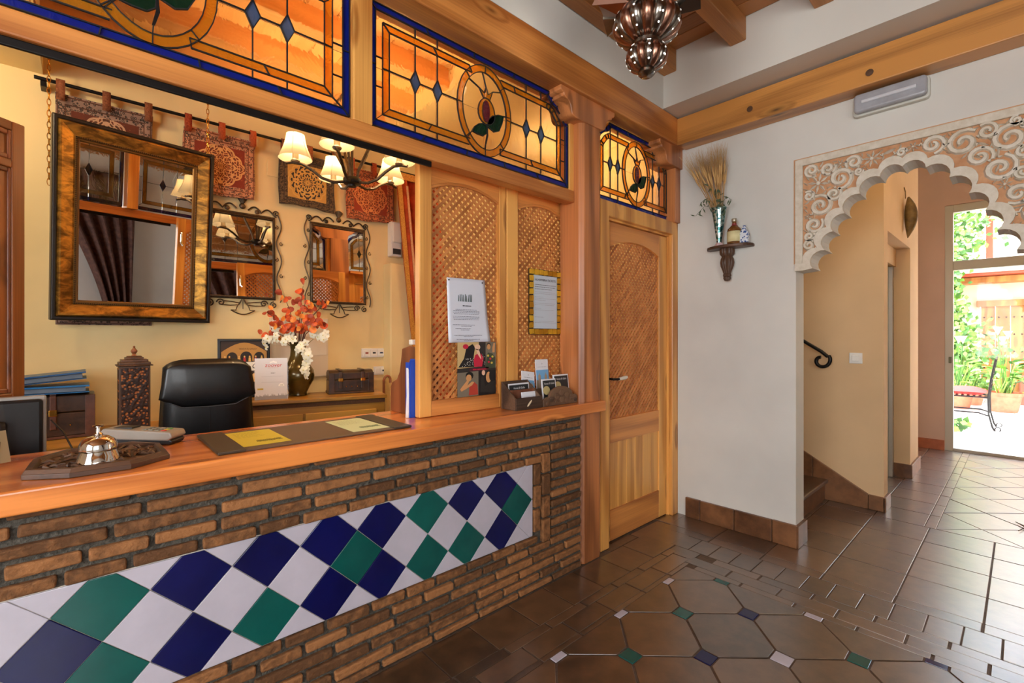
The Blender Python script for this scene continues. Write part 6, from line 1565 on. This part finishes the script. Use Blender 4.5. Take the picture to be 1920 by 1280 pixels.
def pot_plant(label, x, y, r, h, nl, hl, flowers=0):
    t = thing('potted_plant', label, 'plant', (x, y, 0), group='terracotta pots in the courtyard')
    MB().lathe([(.0, 0), (r*.68, 0), (r*.72, .02), (r*.93, h*.84), (r*1.02, h*.85), (r*1.02, h), (r*.92, h), (r*.90, h*.88), (.0, h*.86)], (x, y, 0), 28).build('pot', M_POT, t, smooth=True)
    for k in range(nl):
        a = rp.uniform(0, 2*PI); e = rp.uniform(.5, 1.5); mb = MB(); b = Vector((x+rp.uniform(-.4, .4)*r, y+rp.uniform(-.4, .4)*r, h*.86))
        sd = Vector((math.cos(a)*.35, math.sin(a)*.35, 1)); top_ = b+sd*hl*rp.uniform(.25, .75); mb.tube([b, top_], .006, 4)
        blade(mb, top_, (math.cos(a), math.sin(a), e*.5), hl*rp.uniform(.3, .48), hl*.085); mb.build('leaf', rp.choice(M_GRN), t, smooth=True)
    for k in range(flowers):
        b = Vector((x, y, h*.86)); tp = b+Vector((rp.uniform(-.15, .1), rp.uniform(-.1, .2), hl*rp.uniform(1.05, 1.45)))
        s = MB().tube([b, tp], .006, 5).build('flower_stalk', M_GRN[1], t); MB().lathe([(.008, 0), (.02, .05), (.045, .10), (.06, .13)], tuple(tp), 12).build('calla', plain(250, 250, 244, .5), s, smooth=True)
pot_plant('large terracotta pot with a calla lily to the right of the iron chair', 11.73, .22, .235, .34, 26, .78, 4)
pot_plant('terracotta pot half hidden behind the red cushion', 11.75, .80, .22, .30, 20, .8, 3)
pot_plant('terracotta pot between the cushion and the chair back', 12.55, .66, .19, .31, 14, .5)
pot_plant('terracotta pot farthest back beside the gate', 12.5, -.45, .24, .34, 14, .42)
t = thing('low_planter', 'low red planter trough by the studded gate', 'planter', (13.3, -.6, 0)); MB().box(13.1, 13.5, -1.6, .05, 0, .55).build('trough', plain(196, 110, 86, .7), t, bevel=.02)
# ivy
def ivy(label, spec, n, seedv, name='ivy'):
    r = random.Random(seedv); mb = MB()
    for k in range(n):
        x, y, z = spec(r); s = r.uniform(.035, .07); nn_ = Vector((-1, r.uniform(-.8, .8), r.uniform(-.2, .9))).normalized(); u = nn_.orthogonal().normalized(); v = nn_.cross(u); q = r.uniform(0, 6)
        u, v = u*math.cos(q)+v*math.sin(q), v*math.cos(q)-u*math.sin(q); c = Vector((x, y, z)); mb.mi = r.randrange(3)
        mb.face([c-u*s, c+v*s*.75, c+u*s*1.1, c-v*s*.75])
    o = mb.build(name, M_GRN); return tag(o, label, 'ivy', kind='stuff')
def col_spec(r):
    z = r.uniform(.2, 4.6); w = .55+.25*math.sin(z*2.1)+(.25 if z < 1.2 else 0)
    return (13.0+r.uniform(-.35, .3), 1.15+r.gauss(0, w*.5), z)
ivy('green ivy climbing the courtyard post beside the glass door', col_spec, 5200, 3)
t = thing('climber_post', 'ivy covered post in the courtyard', 'post', (13.2, 1.1, 0)); MB().box(13.15, 13.3, 1.02, 1.18, 0, 2.58).build('shaft', plain(196, 186, 166, .8), t)
ivy('green leaf sprig lying on the paving by the glass door', lambda r: (8.75+r.uniform(-.12, .12), .66+r.gauss(0, .12), .05+r.uniform(0, .12)), 40, 9, 'leaf_sprig')
# iron chair with red cushion
t = thing('iron_chair', 'black iron garden chair in the courtyard', 'chair', (9.3, .6, 0))
I = M_BLACKM
for x in (9.24, 9.72):
    MB().tube([(x, .26, .0), (x, .285, .05), (x, .32, .22), (x, .325, .45), (x, .30, .70), (x, .255, .98)], .011, 8).build('back_leg', I, t, smooth=True)
    MB().tube([(x, .26, .01)]+[(x, .232+.028*math.cos(a), .028+.028*math.sin(a)) for a in [PI*i/6 for i in range(9)]], .006, 6).build('foot_scroll', I, t, smooth=True)
    MB().tube([(x, .84, 0), (x, .80, .25), (x, .78, .45)], .011, 8).build('front_leg', I, t, smooth=True)
    MB().tube([(x, .32, .20), (x, .42, .235), (x, .80, .235)], .010, 8).build('stretcher', I, t, smooth=True); MB().tube([(x, .325, .455), (x, .82, .455)], .011, 8).build('seat_rail', I, t)
for k in range(8): MB().box(9.24, 9.72, .34+.06*k, .365+.06*k, .450, .462).build('seat_slat', I, t)
for k in range(6): MB().tube([(9.24, .315-.010*k, .55+.075*k), (9.72, .315-.010*k, .55+.075*k)], .006, 6).build('back_bar', I, t)
MB().tube([(9.24, .255, .98), (9.48, .245, 1.02), (9.72, .255, .98)], .010, 8).build('top_rail', I, t, smooth=True)
cu = MB().grid(16, 16, lambda u, v: (9.26+.44*u, .345+.44*v, .465+.012+.065*(1-abs(2*u-1)**3)*(1-abs(2*v-1)**3)+.04)); cu.grid(16, 16, lambda u, v: (9.26+.44*u, .345+.44*v, .465+.052-.05*(1-abs(2*u-1)**5)*(1-abs(2*v-1)**5)))
tag(cu.build('seat_cushion', plain(206, 50, 44, .7), smooth=True), 'red cushion lying on the iron garden chair', 'cushion')
